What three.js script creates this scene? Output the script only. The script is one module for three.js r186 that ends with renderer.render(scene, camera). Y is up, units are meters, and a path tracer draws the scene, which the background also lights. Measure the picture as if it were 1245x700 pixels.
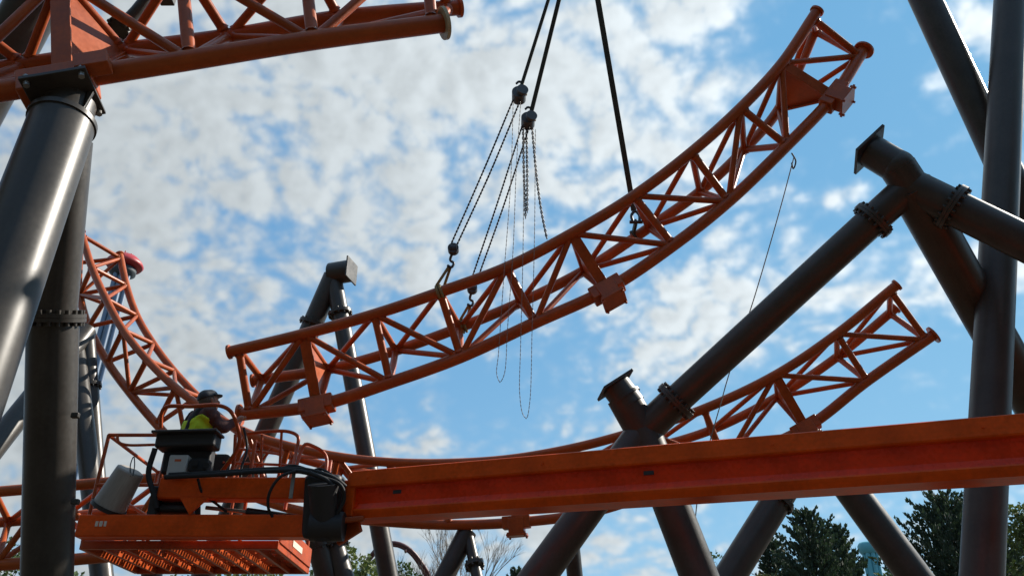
import * as THREE from 'three';
import { mergeGeometries, mergeVertices } from 'three/addons/utils/BufferGeometryUtils.js';
import { RoundedBoxGeometry } from 'three/addons/geometries/RoundedBoxGeometry.js';

// ------------------------------------------------------------------ camera, sky, sun, exposure
const FOCAL = 1000, PITCH = THREE.MathUtils.degToRad(28.8), EYE = new THREE.Vector3(0, 1.6, 0);
const scene = new THREE.Scene();
const camera = new THREE.PerspectiveCamera(2 * Math.atan(350 / FOCAL) * 180 / Math.PI, 1245 / 700, 0.1, 3000);
camera.position.copy(EYE);
camera.rotation.set(PITCH, 0, 0);
const renderer = new THREE.WebGLRenderer({ antialias: true });
renderer.toneMapping = THREE.LinearToneMapping;
renderer.toneMappingExposure = 1.65;
renderer.shadowMap.enabled = true;
const SUN_AZ = THREE.MathUtils.degToRad(64), SUN_EL = THREE.MathUtils.degToRad(38);   // azimuth to the right of the view
const sunDir = new THREE.Vector3(Math.sin(SUN_AZ) * Math.cos(SUN_EL), Math.sin(SUN_EL), -Math.cos(SUN_AZ) * Math.cos(SUN_EL));
const sun = new THREE.DirectionalLight(new THREE.Color().setRGB(1, 0.93, 0.82), 5);
sun.position.copy(sunDir).multiplyScalar(60).add(new THREE.Vector3(0, 5, -10));
sun.target.position.set(0, 5, -10);
sun.castShadow = true;
sun.shadow.mapSize.set(4096, 4096);
Object.assign(sun.shadow.camera, { left: -30, right: 30, top: 30, bottom: -30, near: 1, far: 160 });
scene.add(sun, sun.target);

// ------------------------------------------------------------------ small maths
const V = (x, y, z) => new THREE.Vector3(x, y, z);
const SP = Math.sin(PITCH), CP = Math.cos(PITCH);
function rayOf(u, v) {                                   // direction through a photo pixel, one metre of view depth long
  const x = (u - 622.5) / FOCAL, y = (350 - v) / FOCAL;
  return V(x, SP + CP * y, -(CP - SP * y));
}
const P = (u, v, d) => rayOf(u, v).multiplyScalar(d).add(EYE);
function rng(seed) { let s = seed >>> 0; return () => { s = (s + 0x6D2B79F5) >>> 0; let t = Math.imul(s ^ (s >>> 15), 1 | s); t = (t + Math.imul(t ^ (t >>> 7), 61 | t)) ^ t; return ((t ^ (t >>> 14)) >>> 0) / 4294967296; }; }
const clamp = (x, a = 0, b = 1) => Math.min(b, Math.max(a, x));
const smooth = (a, b, x) => { const t = clamp((x - a) / (b - a)); return t * t * (3 - 2 * t); };
const lerp = (a, b, t) => a + (b - a) * t;
const PERM = new Uint8Array(512); { const r = rng(77), p = [...Array(256).keys()]; for (let i = 255; i > 0; i--) { const j = Math.floor(r() * (i + 1)); [p[i], p[j]] = [p[j], p[i]]; } for (let i = 0; i < 512; i++) PERM[i] = p[i & 255]; }
function vn(x, y) {                                       // gradient noise, about -0.7..0.7
  const xi = Math.floor(x), yi = Math.floor(y), xf = x - xi, yf = y - yi;
  const u = xf * xf * xf * (xf * (xf * 6 - 15) + 10), v = yf * yf * yf * (yf * (yf * 6 - 15) + 10);
  const g = (ix, iy, dx, dy) => { const h = PERM[PERM[ix & 255] + (iy & 255)] / 256 * 6.2831853; return Math.cos(h) * dx + Math.sin(h) * dy; };
  return lerp(lerp(g(xi, yi, xf, yf), g(xi + 1, yi, xf - 1, yf), u), lerp(g(xi, yi + 1, xf, yf - 1), g(xi + 1, yi + 1, xf - 1, yf - 1), u), v);
}
function fbm(x, y, oct, gain = 0.5) { let a = 1, s = 0, n = 0; for (let i = 0; i < oct; i++) { s += a * vn(x, y); n += a; a *= gain; const t = x; x = x * 1.9 - y * 0.62 + 11.3; y = y * 1.9 + t * 0.62 + 4.7; } return s / n; }

// ------------------------------------------------------------------ the sky
{
  const W = 2048, H = 1024, data = new Float32Array(W * H * 4);
  const azel = (u, v) => { const d = rayOf(u, v).normalize(); return [Math.atan2(d.x, -d.z), Math.asin(d.y)]; };
  // broad cloud banks and clearings: photo pixel of the middle, half width and half height in pixels, strength
  const banks = [
    [150, 130, 320, 220, 0.24], [420, 60, 280, 130, 0.24], [640, 80, 170, 150, 0.30], [850, 0, 130, 60, 0.34], [880, 75, 50, 30, 0.16], [330, 230, 220, 120, 0.16],
    [120, 360, 200, 130, 0.16], [60, 560, 220, 120, 0.34], [720, 170, 70, 90, 0.14], [250, 420, 120, 60, 0.08],
    [1040, 160, 170, 130, -0.55], [1010, 50, 80, 70, -0.4], [1150, 480, 170, 90, -0.5], [620, 470, 170, 70, -0.40], [430, 345, 90, 45, -0.10], [300, 300, 60, 40, -0.10], [560, 170, 60, 30, -0.08], [560, 250, 60, 40, -0.16], [450, 370, 110, 40, -0.16], [540, 480, 100, 40, -0.14],
    [850, 190, 50, 50, 0.30], [1190, 30, 50, 35, 0.42], [1150, 95, 22, 16, 0.36], [1015, 238, 50, 14, 0.34],
    [850, 375, 110, 55, 0.40], [760, 440, 70, 45, 0.26], [1060, 350, 150, 34, 0.42], [1190, 350, 90, 40, 0.44], [700, 520, 70, 24, 0.42], [520, 540, 70, 30, 0.16],
    [520, 360, 60, 40, 0.22], [1220, 310, 40, 40, 0.3], [600, 640, 200, 50, 0.34], [790, 290, 40, 40, -0.10], [960, 480, 120, 50, -0.4], [880, 620, 160, 60, -0.3], [700, 400, 40, 50, -0.12], [460, 600, 140, 60, 0.20]
  ].map(([u, v, ru, rv, s]) => { const [a, e] = azel(u, v), [a2] = azel(u + ru, v), [, e2] = azel(u, v - rv); return [a, e, Math.abs(a2 - a), Math.abs(e2 - e), s]; });
  const sunv = sunDir, SX = Math.sin(SUN_AZ) * 0.03, SZ = -Math.cos(SUN_AZ) * 0.03;
  const billow = (x, y) => { let a = 1, t = 0, n = 0; for (let i = 0; i < 5; i++) { t += a * Math.abs(vn(x, y)); n += a; a *= 0.58; const h = x; x = x * 1.85 - y * 0.7 + 7.1; y = y * 1.85 + h * 0.7 + 3.9; } return t / n * 1.9 - 0.42; };
  for (let j = 0; j < H; j++) {
    const el = ((j + 0.5) / H - 0.5) * Math.PI, sy = Math.sin(el), ce = Math.cos(el);
    for (let i = 0; i < W; i++) {
      const th = ((i + 0.5) / W - 0.5) * 2 * Math.PI, dx = Math.cos(th) * ce, dz = Math.sin(th) * ce, o = (j * W + i) * 4;
      const y = Math.max(sy, 0);
      const mu = dx * sunv.x + sy * sunv.y + dz * sunv.z;
      const hz = Math.pow(1 - y, 2.6), fs = Math.pow(clamp(mu * 0.5 + 0.5), 2.4);
      // clear air: deeper blue overhead and away from the sun, paler near the horizon and round the sun
      let r = lerp(0.045, 0.34, hz) + 0.14 * fs, g = lerp(0.21, 0.60, hz) + 0.25 * fs, b = lerp(0.52, 0.84, hz) + 0.24 * fs;
      if (sy > -0.02) {
        const az = Math.atan2(dx, -dz), q = 1.35 / (y + 0.32);
        let px = dx * q, pz = dz * q;
        const wx = fbm(px * 2.6 + 3.1, pz * 2.6, 3), wz = fbm(px * 2.6 + 17.7, pz * 2.6 + 5.2, 3);
        px += wx * 0.07; pz += wz * 0.07;
        let cov = 0.05 - 0.12 * Math.sin(az) + 0.10 * fbm(dx * 1.3 + 8, dz * 1.3 + 2, 2);
        for (const [a, e, ra, re, s] of banks) { let da = az - a; if (da > Math.PI) da -= 2 * Math.PI; if (da < -Math.PI) da += 2 * Math.PI; const k = (da / ra) ** 2 + ((el - e) / re) ** 2; if (k < 6) cov += s * Math.exp(-k * 0.9); }
        const n1 = fbm(px * 3.2 + 40, pz * 3.2 + 9, 4, 0.55);
        const wisp = fbm(px * 24 + 5, pz * 24 + 61, 4, 0.62);
        const puff = billow(px * 8.6 + 71, pz * 8.6 + 33), puffSun = billow((px + SX * 0.8) * 8.6 + 71, (pz + SZ * 0.8) * 8.6 + 33);
        const f = n1 * 0.74 + puff * 1.0 + wisp * 0.44 + cov - 0.03;
        const c = smooth(-0.20, 0.46, f), veil = smooth(-0.5, 0.15, f) * 0.20;
        const a = clamp(veil + c * 0.92) * smooth(-0.02, 0.03, sy);
        const lit = (0.50 + 0.12 * fs + 0.48 * fs * fs) * (1 + 0.42 * clamp(puff - puffSun, -0.25, 0.25) + 0.15 * wisp - 0.05 * smooth(0.2, 0.8, f));
        r = lerp(r, lit * 0.91, a); g = lerp(g, lit * 1.0, a); b = lerp(b, lit * 1.05, a);
      }
      data[o] = r / 1.65; data[o + 1] = g / 1.65; data[o + 2] = b / 1.65; data[o + 3] = 1;
    }
  }
  const sky = new THREE.DataTexture(data, W, H, THREE.RGBAFormat, THREE.FloatType);
  sky.mapping = THREE.EquirectangularReflectionMapping; sky.colorSpace = THREE.LinearSRGBColorSpace;
  sky.magFilter = sky.minFilter = THREE.LinearFilter; sky.needsUpdate = true;
  scene.background = sky; scene.environment = sky;
}

// ------------------------------------------------------------------ materials
function grainTex(size, fn, srgb = true) {
  const d = new Uint8Array(size * size * 4);
  for (let y = 0; y < size; y++) for (let x = 0; x < size; x++) { const c = fn(x / size, y / size), o = (y * size + x) * 4; d[o] = clamp(c[0]) * 255; d[o + 1] = clamp(c[1]) * 255; d[o + 2] = clamp(c[2]) * 255; d[o + 3] = 255; }
  const t = new THREE.DataTexture(d, size, size); t.wrapS = t.wrapT = THREE.RepeatWrapping; t.magFilter = THREE.LinearFilter; t.minFilter = THREE.LinearMipmapLinearFilter; t.generateMipmaps = true;
  if (srgb) t.colorSpace = THREE.SRGBColorSpace; t.needsUpdate = true; return t;
}
const tile = (fn, x, y, s) => {                            // seamless noise on the unit square
  const a = fn(x * s, y * s), b = fn((x - 1) * s, y * s), c = fn(x * s, (y - 1) * s), d = fn((x - 1) * s, (y - 1) * s);
  return lerp(lerp(a, b, x), lerp(c, d, x), y);
};
const T1 = (x, y, s, o = 4) => tile((p, q) => fbm(p, q, o), x, y, s);
const paintMap = grainTex(512, (x, y) => {
  const big = T1(x, y, 5), fine = T1(x, y, 40, 2), streak = tile((p, q) => fbm(p * 9, q * 0.9, 3), x, y, 6);
  const chip = smooth(0.36, 0.44, T1(x, y, 26, 3)) * smooth(0.0, 0.25, big);
  const k = 0.88 + 0.26 * big + 0.12 * fine + 0.07 * streak;
  return [k * lerp(1, 0.55, chip), k * lerp(1, 0.62, chip), k * lerp(1, 0.75, chip)];
});
const paintRough = grainTex(256, (x, y) => { const k = 0.82 + 0.35 * T1(x, y, 6) + 0.22 * T1(x, y, 40, 2); return [k, k, k]; }, false);
const paintBump = grainTex(256, (x, y) => { const k = 0.5 + 0.5 * T1(x, y, 9, 5); return [k, k, k]; }, false);
function paint(r, g, b, rough, extra = {}) {
  return new THREE.MeshPhysicalMaterial({ color: new THREE.Color().setRGB(r, g, b), roughness: rough, map: paintMap, roughnessMap: paintRough, bumpMap: paintBump, bumpScale: 0.0012, specularIntensity: 0.7, ...extra });
}
const plain = (r, g, b, rough = 0.7, extra = {}) => new THREE.MeshStandardMaterial({ color: new THREE.Color().setRGB(r, g, b), roughness: rough, ...extra });
const M = {
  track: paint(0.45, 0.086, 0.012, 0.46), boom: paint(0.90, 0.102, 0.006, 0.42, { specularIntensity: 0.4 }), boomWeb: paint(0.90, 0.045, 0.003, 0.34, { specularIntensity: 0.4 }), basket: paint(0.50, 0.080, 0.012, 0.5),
  brown: paint(0.055, 0.048, 0.041, 0.46),
  flange: paint(0.50, 0.43, 0.28, 0.6), steel: paint(0.35, 0.34, 0.32, 0.45, { metalness: 0.6 }),
  black: plain(0.016, 0.016, 0.018, 0.55), rubber: plain(0.012, 0.012, 0.013, 0.75), chain: plain(0.05, 0.05, 0.055, 0.5, { metalness: 0.5 }),
  web: paint(0.045, 0.056, 0.050, 0.85), yellowWeb: paint(0.30, 0.23, 0.10, 0.85), bodyGrey: plain(0.06, 0.065, 0.07, 0.5), brass: plain(0.55, 0.40, 0.16, 0.4),
  white: paint(0.38, 0.345, 0.31, 0.6), boxGrey: plain(0.42, 0.42, 0.40, 0.6), rope: plain(0.18, 0.17, 0.15, 0.9), decal: plain(0.62, 0.55, 0.45, 0.6), handChain: plain(0.22, 0.21, 0.2, 0.5)
};

// ------------------------------------------------------------------ geometry helpers (world coordinates; mesh() moves them to the thing's base)
const taken = new Map();
function numbered(n) { const k = taken.get(n) || 0; taken.set(n, k + 1); return k ? `${n}_${String(k).padStart(3, '0')}` : n; }
const bases = new WeakMap();
function thing(name, label, category, base, group) {
  const o = new THREE.Group(); o.name = numbered(name); o.position.copy(base); o.userData = { label, category, kind: 'thing' }; if (group) o.userData.group = group;
  bases.set(o, base.clone()); scene.add(o); return o;
}
function mesh(name, geos, mat, parent, label) {
  let g = Array.isArray(geos) ? (geos.length > 1 ? mergeGeometries(geos.map(q => q.index ? q.toNonIndexed() : q)) : geos[0]) : geos;
  const b = bases.get(parent); g.translate(-b.x, -b.y, -b.z);
  const m = new THREE.Mesh(g, mat); m.name = name; m.castShadow = m.receiveShadow = true; bases.set(m, b); parent.add(m); if (label) m.userData.label = label; return m;
}
function basis(a, b, hint) {                               // matrix: y along a->b
  const y = b.clone().sub(a).normalize(); let h = hint ? hint.clone() : V(0, 1, 0); if (Math.abs(y.dot(h)) > 0.97) h = V(1, 0, 0.2).normalize();
  const x = h.clone().cross(y).normalize(), z = x.clone().cross(y).normalize();
  return new THREE.Matrix4().makeBasis(x, y, z);
}
function place(g, a, b, hint, at = 0.5) { const m = basis(a, b, hint); m.setPosition(a.clone().lerp(b, at)); g.applyMatrix4(m); return g; }
function scaleUV(g, su, sv) { const uv = g.attributes.uv; for (let i = 0; i < uv.count; i++) uv.setXY(i, uv.getX(i) * su, uv.getY(i) * sv); return g; }
function cyl(a, b, r0, r1 = r0, seg = 20, open = false) {
  const L = a.distanceTo(b), g = new THREE.CylinderGeometry(r1, r0, L, seg, 1, open); scaleUV(g, 2 * Math.PI * r0 / 1.6, L / 1.6); return place(g, a, b);
}
function bar(a, b, w, h, hint, round = 0.01) {             // box beam a->b, w across, h along hint
  const L = a.distanceTo(b), g = round ? new RoundedBoxGeometry(w, L, h, 2, Math.min(round, w * 0.4, h * 0.4)) : new THREE.BoxGeometry(w, L, h);
  const p = g.attributes.position, n = g.attributes.normal, uv = g.attributes.uv;
  for (let i = 0; i < p.count; i++) uv.setXY(i, (Math.abs(n.getX(i)) > 0.6 ? p.getZ(i) : p.getX(i)) / 1.6, (Math.abs(n.getY(i)) > 0.6 ? p.getZ(i) : p.getY(i)) / 1.6);
  return place(g, a, b, hint);
}
function box(cx, cy, cz, w, h, d, round = 0.012) { const g = new RoundedBoxGeometry(w, h, d, 2, Math.min(round, w * 0.4, h * 0.4, d * 0.4)); boxUV(g); g.translate(cx, cy, cz); return g; }
function boxUV(g) { const p = g.attributes.position, n = g.attributes.normal, uv = g.attributes.uv; for (let i = 0; i < p.count; i++) { const ax = Math.abs(n.getX(i)), ay = Math.abs(n.getY(i)), az = Math.abs(n.getZ(i)); const q = ax >= ay && ax >= az ? [p.getZ(i), p.getY(i)] : ay >= az ? [p.getX(i), p.getZ(i)] : [p.getX(i), p.getY(i)]; uv.setXY(i, q[0] / 1.6, q[1] / 1.6); } return g; }
function tubeAlong(pts, r, per = 8, rad = 16, tension) {
  const c = pts.isCurve ? pts : new THREE.CatmullRomCurve3(pts, false, 'centripetal', tension); const n = Math.max(2, Math.round(per * ((pts.length || 6) - 1)));
  const g = new THREE.TubeGeometry(c, n, r, rad, false); const L = c.getLength(); const uv = g.attributes.uv; for (let i = 0; i < uv.count; i++) uv.setXY(i, uv.getY(i) * 2 * Math.PI * r / 1.6, uv.getX(i) * L / 1.6); return g;
}
function disc(c, axis, r, t, seg = 24) { const a = c.clone().addScaledVector(axis, -t / 2), b = c.clone().addScaledVector(axis, t / 2); return cyl(a, b, r, r, seg); }
function boltedFlange(c, axis, r, t, n) {                   // two bolted ring plates with their bolts, one part
  const A = axis.clone().normalize(), gs = [disc(c.clone().addScaledVector(A, t * 0.55), A, r, t), disc(c.clone().addScaledVector(A, -t * 0.55), A, r, t)];
  const m = basis(V(0, 0, 0), A), x = V(), y = V(), z = V(); m.extractBasis(x, y, z);
  for (let i = 0; i < n; i++) { const a = i / n * 2 * Math.PI, p = c.clone().addScaledVector(x, Math.cos(a) * r * 0.88).addScaledVector(z, Math.sin(a) * r * 0.88); gs.push(disc(p, A, 0.021, t * 4.2, 6)); }
  return gs;
}
function plate(pts, t) {                                    // flat polygon plate through 3-D points, thickness t
  const n = pts[1].clone().sub(pts[0]).cross(pts[2].clone().sub(pts[0])).normalize(), x = pts[1].clone().sub(pts[0]).normalize(), y = n.clone().cross(x);
  const s = new THREE.Shape(pts.map(p => { const q = p.clone().sub(pts[0]); return new THREE.Vector2(q.dot(x), q.dot(y)); }));
  const g = new THREE.ExtrudeGeometry(s, { depth: t, bevelEnabled: true, bevelSize: 0.004, bevelThickness: 0.004, bevelSegments: 1 }); g.translate(0, 0, -t / 2); scaleUV(g, 0.6, 0.6);
  g.applyMatrix4(new THREE.Matrix4().makeBasis(x, y, n).setPosition(pts[0])); return g;
}
const toGround = (a, b) => a.clone().lerp(b, (a.y + 0.05) / (a.y - b.y));

// ------------------------------------------------------------------ ground
{
  const g = new THREE.PlaneGeometry(1600, 1600, 120, 120); g.rotateX(-Math.PI / 2);
  const p = g.attributes.position; for (let i = 0; i < p.count; i++) { const x = p.getX(i), z = p.getZ(i), d = Math.hypot(x, z); p.setY(i, d > 40 ? fbm(x * 0.01, z * 0.01, 3) * 1.2 * smooth(40, 200, d) : 0); }
  g.computeVertexNormals(); scaleUV(g, 400, 400);
  const map = grainTex(512, (x, y) => { const k = 0.62 + 0.22 * T1(x, y, 6, 6) + 0.2 * T1(x, y, 60, 2); return [k, k * 0.92, k * 0.80]; });
  const o = new THREE.Mesh(g, plain(0.19, 0.17, 0.145, 0.95, { map })); o.name = 'ground'; o.userData = { kind: 'structure', label: 'dry gravel and dirt ground of the building site', category: 'ground' }; o.receiveShadow = true; scene.add(o);
}

// ------------------------------------------------------------------ coaster track: two rails and a spine joined by struts
const RAIL = 0.083;
function liftTriangle(s, g = 1.08) {
  if (s.P3) return s.P3;
  const T = P(...s.T, s.d), rk = rayOf(...s.K), o = EYE.clone().sub(T), A = rk.dot(rk), B = 2 * o.dot(rk), C = o.dot(o) - g * g, D = B * B - 4 * A * C;
  const K = EYE.clone().addScaledVector(rk, D > 0 ? (-B + Math.sqrt(D)) / (2 * A) : -B / (2 * A));
  const rb = rayOf(...s.B), dk = K.clone().sub(EYE).dot(rayOf(622.5, 350)); let best = null, e0 = 1e9;
  for (let i = 0; i <= 120; i++) { const d = lerp(s.d - 0.5, dk + 0.4, i / 120), Q = EYE.clone().addScaledVector(rb, d), e = (Q.distanceTo(T) - 1.08) ** 2 + (Q.distanceTo(K) - 1.08) ** 2 + 0.05 * (d - (s.d + dk) / 2) ** 2; if (e < e0) { e0 = e; best = Q; } }
  return { T, K, B: best };
}
function smoothLine(pts, n) { for (let k = 0; k < n; k++) { const q = pts.map(p => p.clone()); for (let i = 1; i < pts.length - 1; i++) pts[i].copy(q[i]).multiplyScalar(0.5).addScaledVector(q[i - 1], 0.25).addScaledVector(q[i + 1], 0.25); } }
function smoothDepth(pts, n) {                             // evens the distances only: each point stays on its own sight line
  const d = pts.map(p => p.distanceTo(EYE)); for (let k = 0; k < n; k++) { const q = d.slice(); for (let i = 1; i < d.length - 1; i++) d[i] = q[i] * 0.5 + (q[i - 1] + q[i + 1]) * 0.25; }
  pts.forEach((p, i) => p.sub(EYE).setLength(d[i]).add(EYE));
}
function track(t, st, { diagB = [], brackets = [], ends = [0, 1], over = 0.14, mat = M.track, diagTK = 1, flangeMat = M.track, evenDepth = 2, saddles = true, big = {} } = {}) {
  const tri = st.map(s => liftTriangle(s)), chord = k => tri.map(q => q[k]);
  for (const k of 'TKB') smoothDepth(chord(k), evenDepth);
  const n = tri.length, out = {};
  const chords = {};
  for (const [k, name, r] of [['T', 'rail', RAIL], ['K', 'rail', RAIL], ['B', 'spine', RAIL * 1.08]]) {
    const pts = chord(k).map(p => p.clone());
    const a = pts[0].clone().addScaledVector(pts[0].clone().sub(pts[1]).normalize(), over), z = pts[n - 1].clone().addScaledVector(pts[n - 1].clone().sub(pts[n - 2]).normalize(), over);
    pts.unshift(a); pts.push(z); const c = new THREE.CatmullRomCurve3(pts, false, 'centripetal'); chords[k] = c;
    const g = new THREE.TubeGeometry(c, (pts.length - 1) * 8, r, 18, false), L = c.getLength(), uv = g.attributes.uv; for (let i = 0; i < uv.count; i++) uv.setXY(i, uv.getY(i) * 2 * Math.PI * r / 1.6, uv.getX(i) * L / 1.6);
    const rail = mesh(name, g, mat, t);
    ends.forEach(e => { const p = c.getPoint(e), ax = c.getTangent(e), s = e ? 1 : -1; mesh('end_flange', [disc(p.clone().addScaledVector(ax, s * 0.002), ax, r * (k === 'B' ? 1.75 : 1.28), 0.035)], k === 'B' ? flangeMat : mat, rail); });
  }
  const strut = (a, b, r) => {                             // a tube with a weld fillet at each end
    const L = a.distanceTo(b), e = Math.min(0.3, (RAIL + 0.004) / L), w = Math.min(0.2, 0.03 / L), A = a.clone().lerp(b, e), B = b.clone().lerp(a, e);
    return mesh('strut', [cyl(a, b, r, r, 14), cyl(A, a.clone().lerp(b, e + w), r * 1.28, r * 1.02, 12, true), cyl(B, b.clone().lerp(a, e + w), r * 1.28, r * 1.02, 12, true)], mat, t);
  };
  for (let i = 0; i < n; i++) {
    const q = tri[i]; if (!brackets.includes(i)) { strut(q.T, q.B, 0.057); strut(q.K, q.B, 0.052); } strut(q.T, q.K, 0.05);
    if (i + 1 < n) { if (diagTK > 0) strut(tri[i + 1].T, q.K, 0.043); else strut(q.K, tri[i + 1].T, 0.043); }
  }
  for (const [i, j] of diagB) { strut(tri[i].T, tri[j].B, 0.046); strut(tri[i].K, tri[j].B, 0.043); }
  for (const i of brackets) {
    const q = tri[i], mid = q.T.clone().lerp(q.K, 0.5), dn = q.B.clone().sub(mid).normalize(), al = tri[Math.min(n - 1, i + 1)].B.clone().sub(tri[Math.max(0, i - 1)].B).normalize();
    dn.addScaledVector(al, -dn.dot(al)).normalize(); const ac = al.clone().cross(dn).normalize();
    const w = (q.T.distanceTo(q.K)) * 0.5;
    // stiffening plate between the rails and the spine, edged by two ribs
    const at = (s, d) => q.B.clone().addScaledVector(ac, s).addScaledVector(dn, d);
    const inT = q.T.clone().lerp(q.B, 0.05), inK = q.K.clone().lerp(q.B, 0.05);
    const mtk = inT.clone().lerp(inK, 0.5), dp = mesh('stiffener_plate', plate([inT, inK, q.B.clone().lerp(inK, 0.16), q.B.clone().lerp(inT, 0.16)], 0.025), mat, t);
    for (const c of [q.T, q.K]) { const off = c.clone().sub(mtk).normalize().multiplyScalar(0.0); mesh('rib', bar(c.clone().add(off), q.B, 0.16, 0.03, al.clone().cross(c.clone().sub(q.B)).normalize(), 0.006), mat, dp); }
    if (!saddles) continue;
    const h = big[i] || 1;
    const sad = mesh('saddle_bracket', [bar(q.B.clone().addScaledVector(al, -0.25 * h), q.B.clone().addScaledVector(al, 0.25 * h), 0.24, 0.22, dn, 0.02), bar(at(0, 0.07).addScaledVector(al, -0.14 * h), at(0, 0.07).addScaledVector(al, 0.14 * h), 0.28, 0.28 * h, dn, 0.015)], mat, t);
    const fp = at(0, 0.07 + 0.155 * h); const pl = [bar(fp.clone().addScaledVector(al, -0.18 * h), fp.clone().addScaledVector(al, 0.18 * h), 0.36, 0.035, dn, 0.006)];
    for (const sx of [-1, 1]) for (const sz of [-1, 1]) pl.push(disc(fp.clone().addScaledVector(al, sx * 0.15 * h).addScaledVector(ac, sz * 0.15), dn, 0.02, 0.09, 6));
    mesh('bolt_plate', pl, mat, sad);
  }
  return { tri, chords };
}

// the section hanging from the crane
const lifted = thing('coaster_track', 'curved orange track section hanging in straps and chain hoists above the boom', 'track', P(640, 400, 12.4));
const LD = [11.9, 11.9, 11.9, 11.9, 11.9, 11.95, 12.0, 12.1, 12.2, 12.35, 12.5];
const liftedInfo = track(lifted, [
  [[290, 425], [318, 461], [303, 503]], [[369, 406], [398, 449], [385, 493]], [[455, 382], [481, 426], [474, 465]], [[535, 355], [559, 398], [560, 434]],
  [[616, 325], [632, 368], [651, 392]], [[695, 284], [710, 329], [738, 352]], [[771, 238], [789, 277], [819, 298]], [[841, 185], [851, 233], [886, 245]],
  [[901, 131], [905, 182], [957, 177]], [[951, 77], [947, 133], [1014, 117]], [[988, 22], [991, 38], [1046, 68]]
].map(([T, K, B], i) => ({ T, K, B, d: LD[i] })), { diagB: [[1, 0], [1, 2], [2, 3], [4, 3], [5, 4], [5, 6], [6, 7], [8, 7], [9, 8], [9, 10]], brackets: [1, 5, 9] });

// the valley behind the lift, rising at both ends
const valley = thing('coaster_track', 'long dipping orange track running behind the boom and rising at both ends', 'track', P(560, 640, 15));
const VS = [
  [[99, 286], [146, 314], [91, 320], 19.6], [[111, 325], [153, 347], [96, 358], 19.0], [[128, 363], [166, 384], [107, 397], 18.4], [[149, 401], [186, 418], [130, 440], 17.8],
  [[178, 437], [211, 451], [157, 477], 17.2], [[213, 471], [240, 482], [190, 516], 16.7], [[255, 502], [270, 510], [229, 556], 16.2], [[300, 526], [309, 536], [276, 588], 15.7],
  [[350, 542], [357, 555], [331, 612], 15.3], [[410, 555], [415, 570], [396, 627], 15.0], [[475, 562], [479, 579], [468, 634], 14.8], [[545, 563], [549, 581], [545, 638], 14.7],
  [[620, 558], [625, 577], [628, 635], 14.6], [[700, 544], [706, 565], [713, 624], 14.5], [[778, 523], [787, 546], [796, 598], 14.4], [[856, 497], [864, 523], [882, 562], 14.3],
  [[943, 456], [946, 482], [980, 520], 14.2], [[1018, 406], [1018, 434], [1055, 463], 14.1], [[1083, 353], [1082, 381], [1127, 413], 14.0]
];
track(valley, VS.map(([T, K, B, d]) => ({ T, K, B, d })), { diagB: [[0, 1], [2, 1], [3, 4], [5, 4], [5, 6], [7, 8], [9, 8], [9, 10], [11, 10], [12, 13], [14, 13], [14, 15], [16, 15], [16, 17], [17, 18]], brackets: [12, 16], diagTK: 1 });

// level track low on the left
const lowTrack = thing('coaster_track', 'level orange track passing low behind the thick left column', 'track', P(60, 680, 13));
track(lowTrack, [
  [[-80, 604], [-60, 640], [-78, 693], 12.4], [[-8, 598], [10, 634], [-6, 687], 12.5], [[64, 592], [78, 628], [66, 682], 12.6], [[134, 586], [146, 622], [136, 676], 12.7], [[202, 580], [212, 616], [204, 670], 12.8]
].map(([T, K, B, d]) => ({ T, K, B, d })), { diagB: [[0, 1], [2, 1], [2, 3], [4, 3]], brackets: [2], ends: [0, 1] });

// section overhead on the left, open end with bolting flanges
const over = thing('coaster_track', 'orange track section overhead on a thick brown column, ending in open flanges', 'track', P(250, 80, 7));
const overN = [[-270, 160, 6.4], [-90, 127, 6.6], [75, 98, 6.85], [230, 73, 7.1], [380, 49, 7.45], [525, 30, 7.85]];
const overF = [[-160, 110, 7.3], [30, 80, 7.5], [150, 62, 7.75], [277, 45, 8.0], [412, 22, 8.3], [545, 10, 8.7]];
const overU = [[-250, 10, 7.0], [-85, -8, 7.15], [72, -28, 7.35], [219, -46, 7.6], [368, -60, 7.9], [516, -70, 8.25]];
const overInfo = track(over, overN.map((q, i) => ({ P3: { B: P(...q), K: P(...overF[i]), T: P(...overU[i]) } })), { diagB: [[0, 1], [2, 1], [2, 3], [3, 4], [5, 4]], brackets: [2], ends: [0, 1], over: 0.12, evenDepth: 0, flangeMat: M.flange, saddles: false });

// ------------------------------------------------------------------ support columns
function support(label, base, mat, legs, { caps = [], flanges = [], group, name = 'support_column' } = {}) {
  const t = thing(name, label, 'support', base, group);
  for (const [a, b, r, r1] of legs) mesh('leg', cyl(b, a, r, r1 || r, 36), mat, t);
  for (const [c, ax, r, n] of flanges) mesh('bolt_flange', boltedFlange(c, ax, r, 0.035, n || 16), mat, t);
  for (const [c, ax, w, h] of caps) {
    const A = ax.clone().normalize(), gs = [bar(c.clone().addScaledVector(A, -0.018), c.clone().addScaledVector(A, 0.018), w, h, null, 0.005)];
    mesh('cap_plate', gs, mat, t);
  }
  return t;
}
const pix = p => { const q = p.clone().sub(EYE), d = q.y * SP - q.z * CP; return [622.5 + FOCAL * q.x / d, 350 - FOCAL * (q.y * CP + q.z * SP) / d]; };
function onLine(a, b, u, v) { let best = a, e0 = 1e12; for (let i = 0; i <= 400; i++) { const p = a.clone().lerp(b, i / 400), [x, y] = pix(p), e = (x - u) ** 2 + (y - v) ** 2; if (e < e0) { e0 = e; best = p; } } return best; }
const on = (a, b, t) => a.clone().lerp(b, t), dirOf = (a, b) => b.clone().sub(a).normalize();
function footed(a, b, r, t, mat) { const f = toGround(a, b); return f; }

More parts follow.
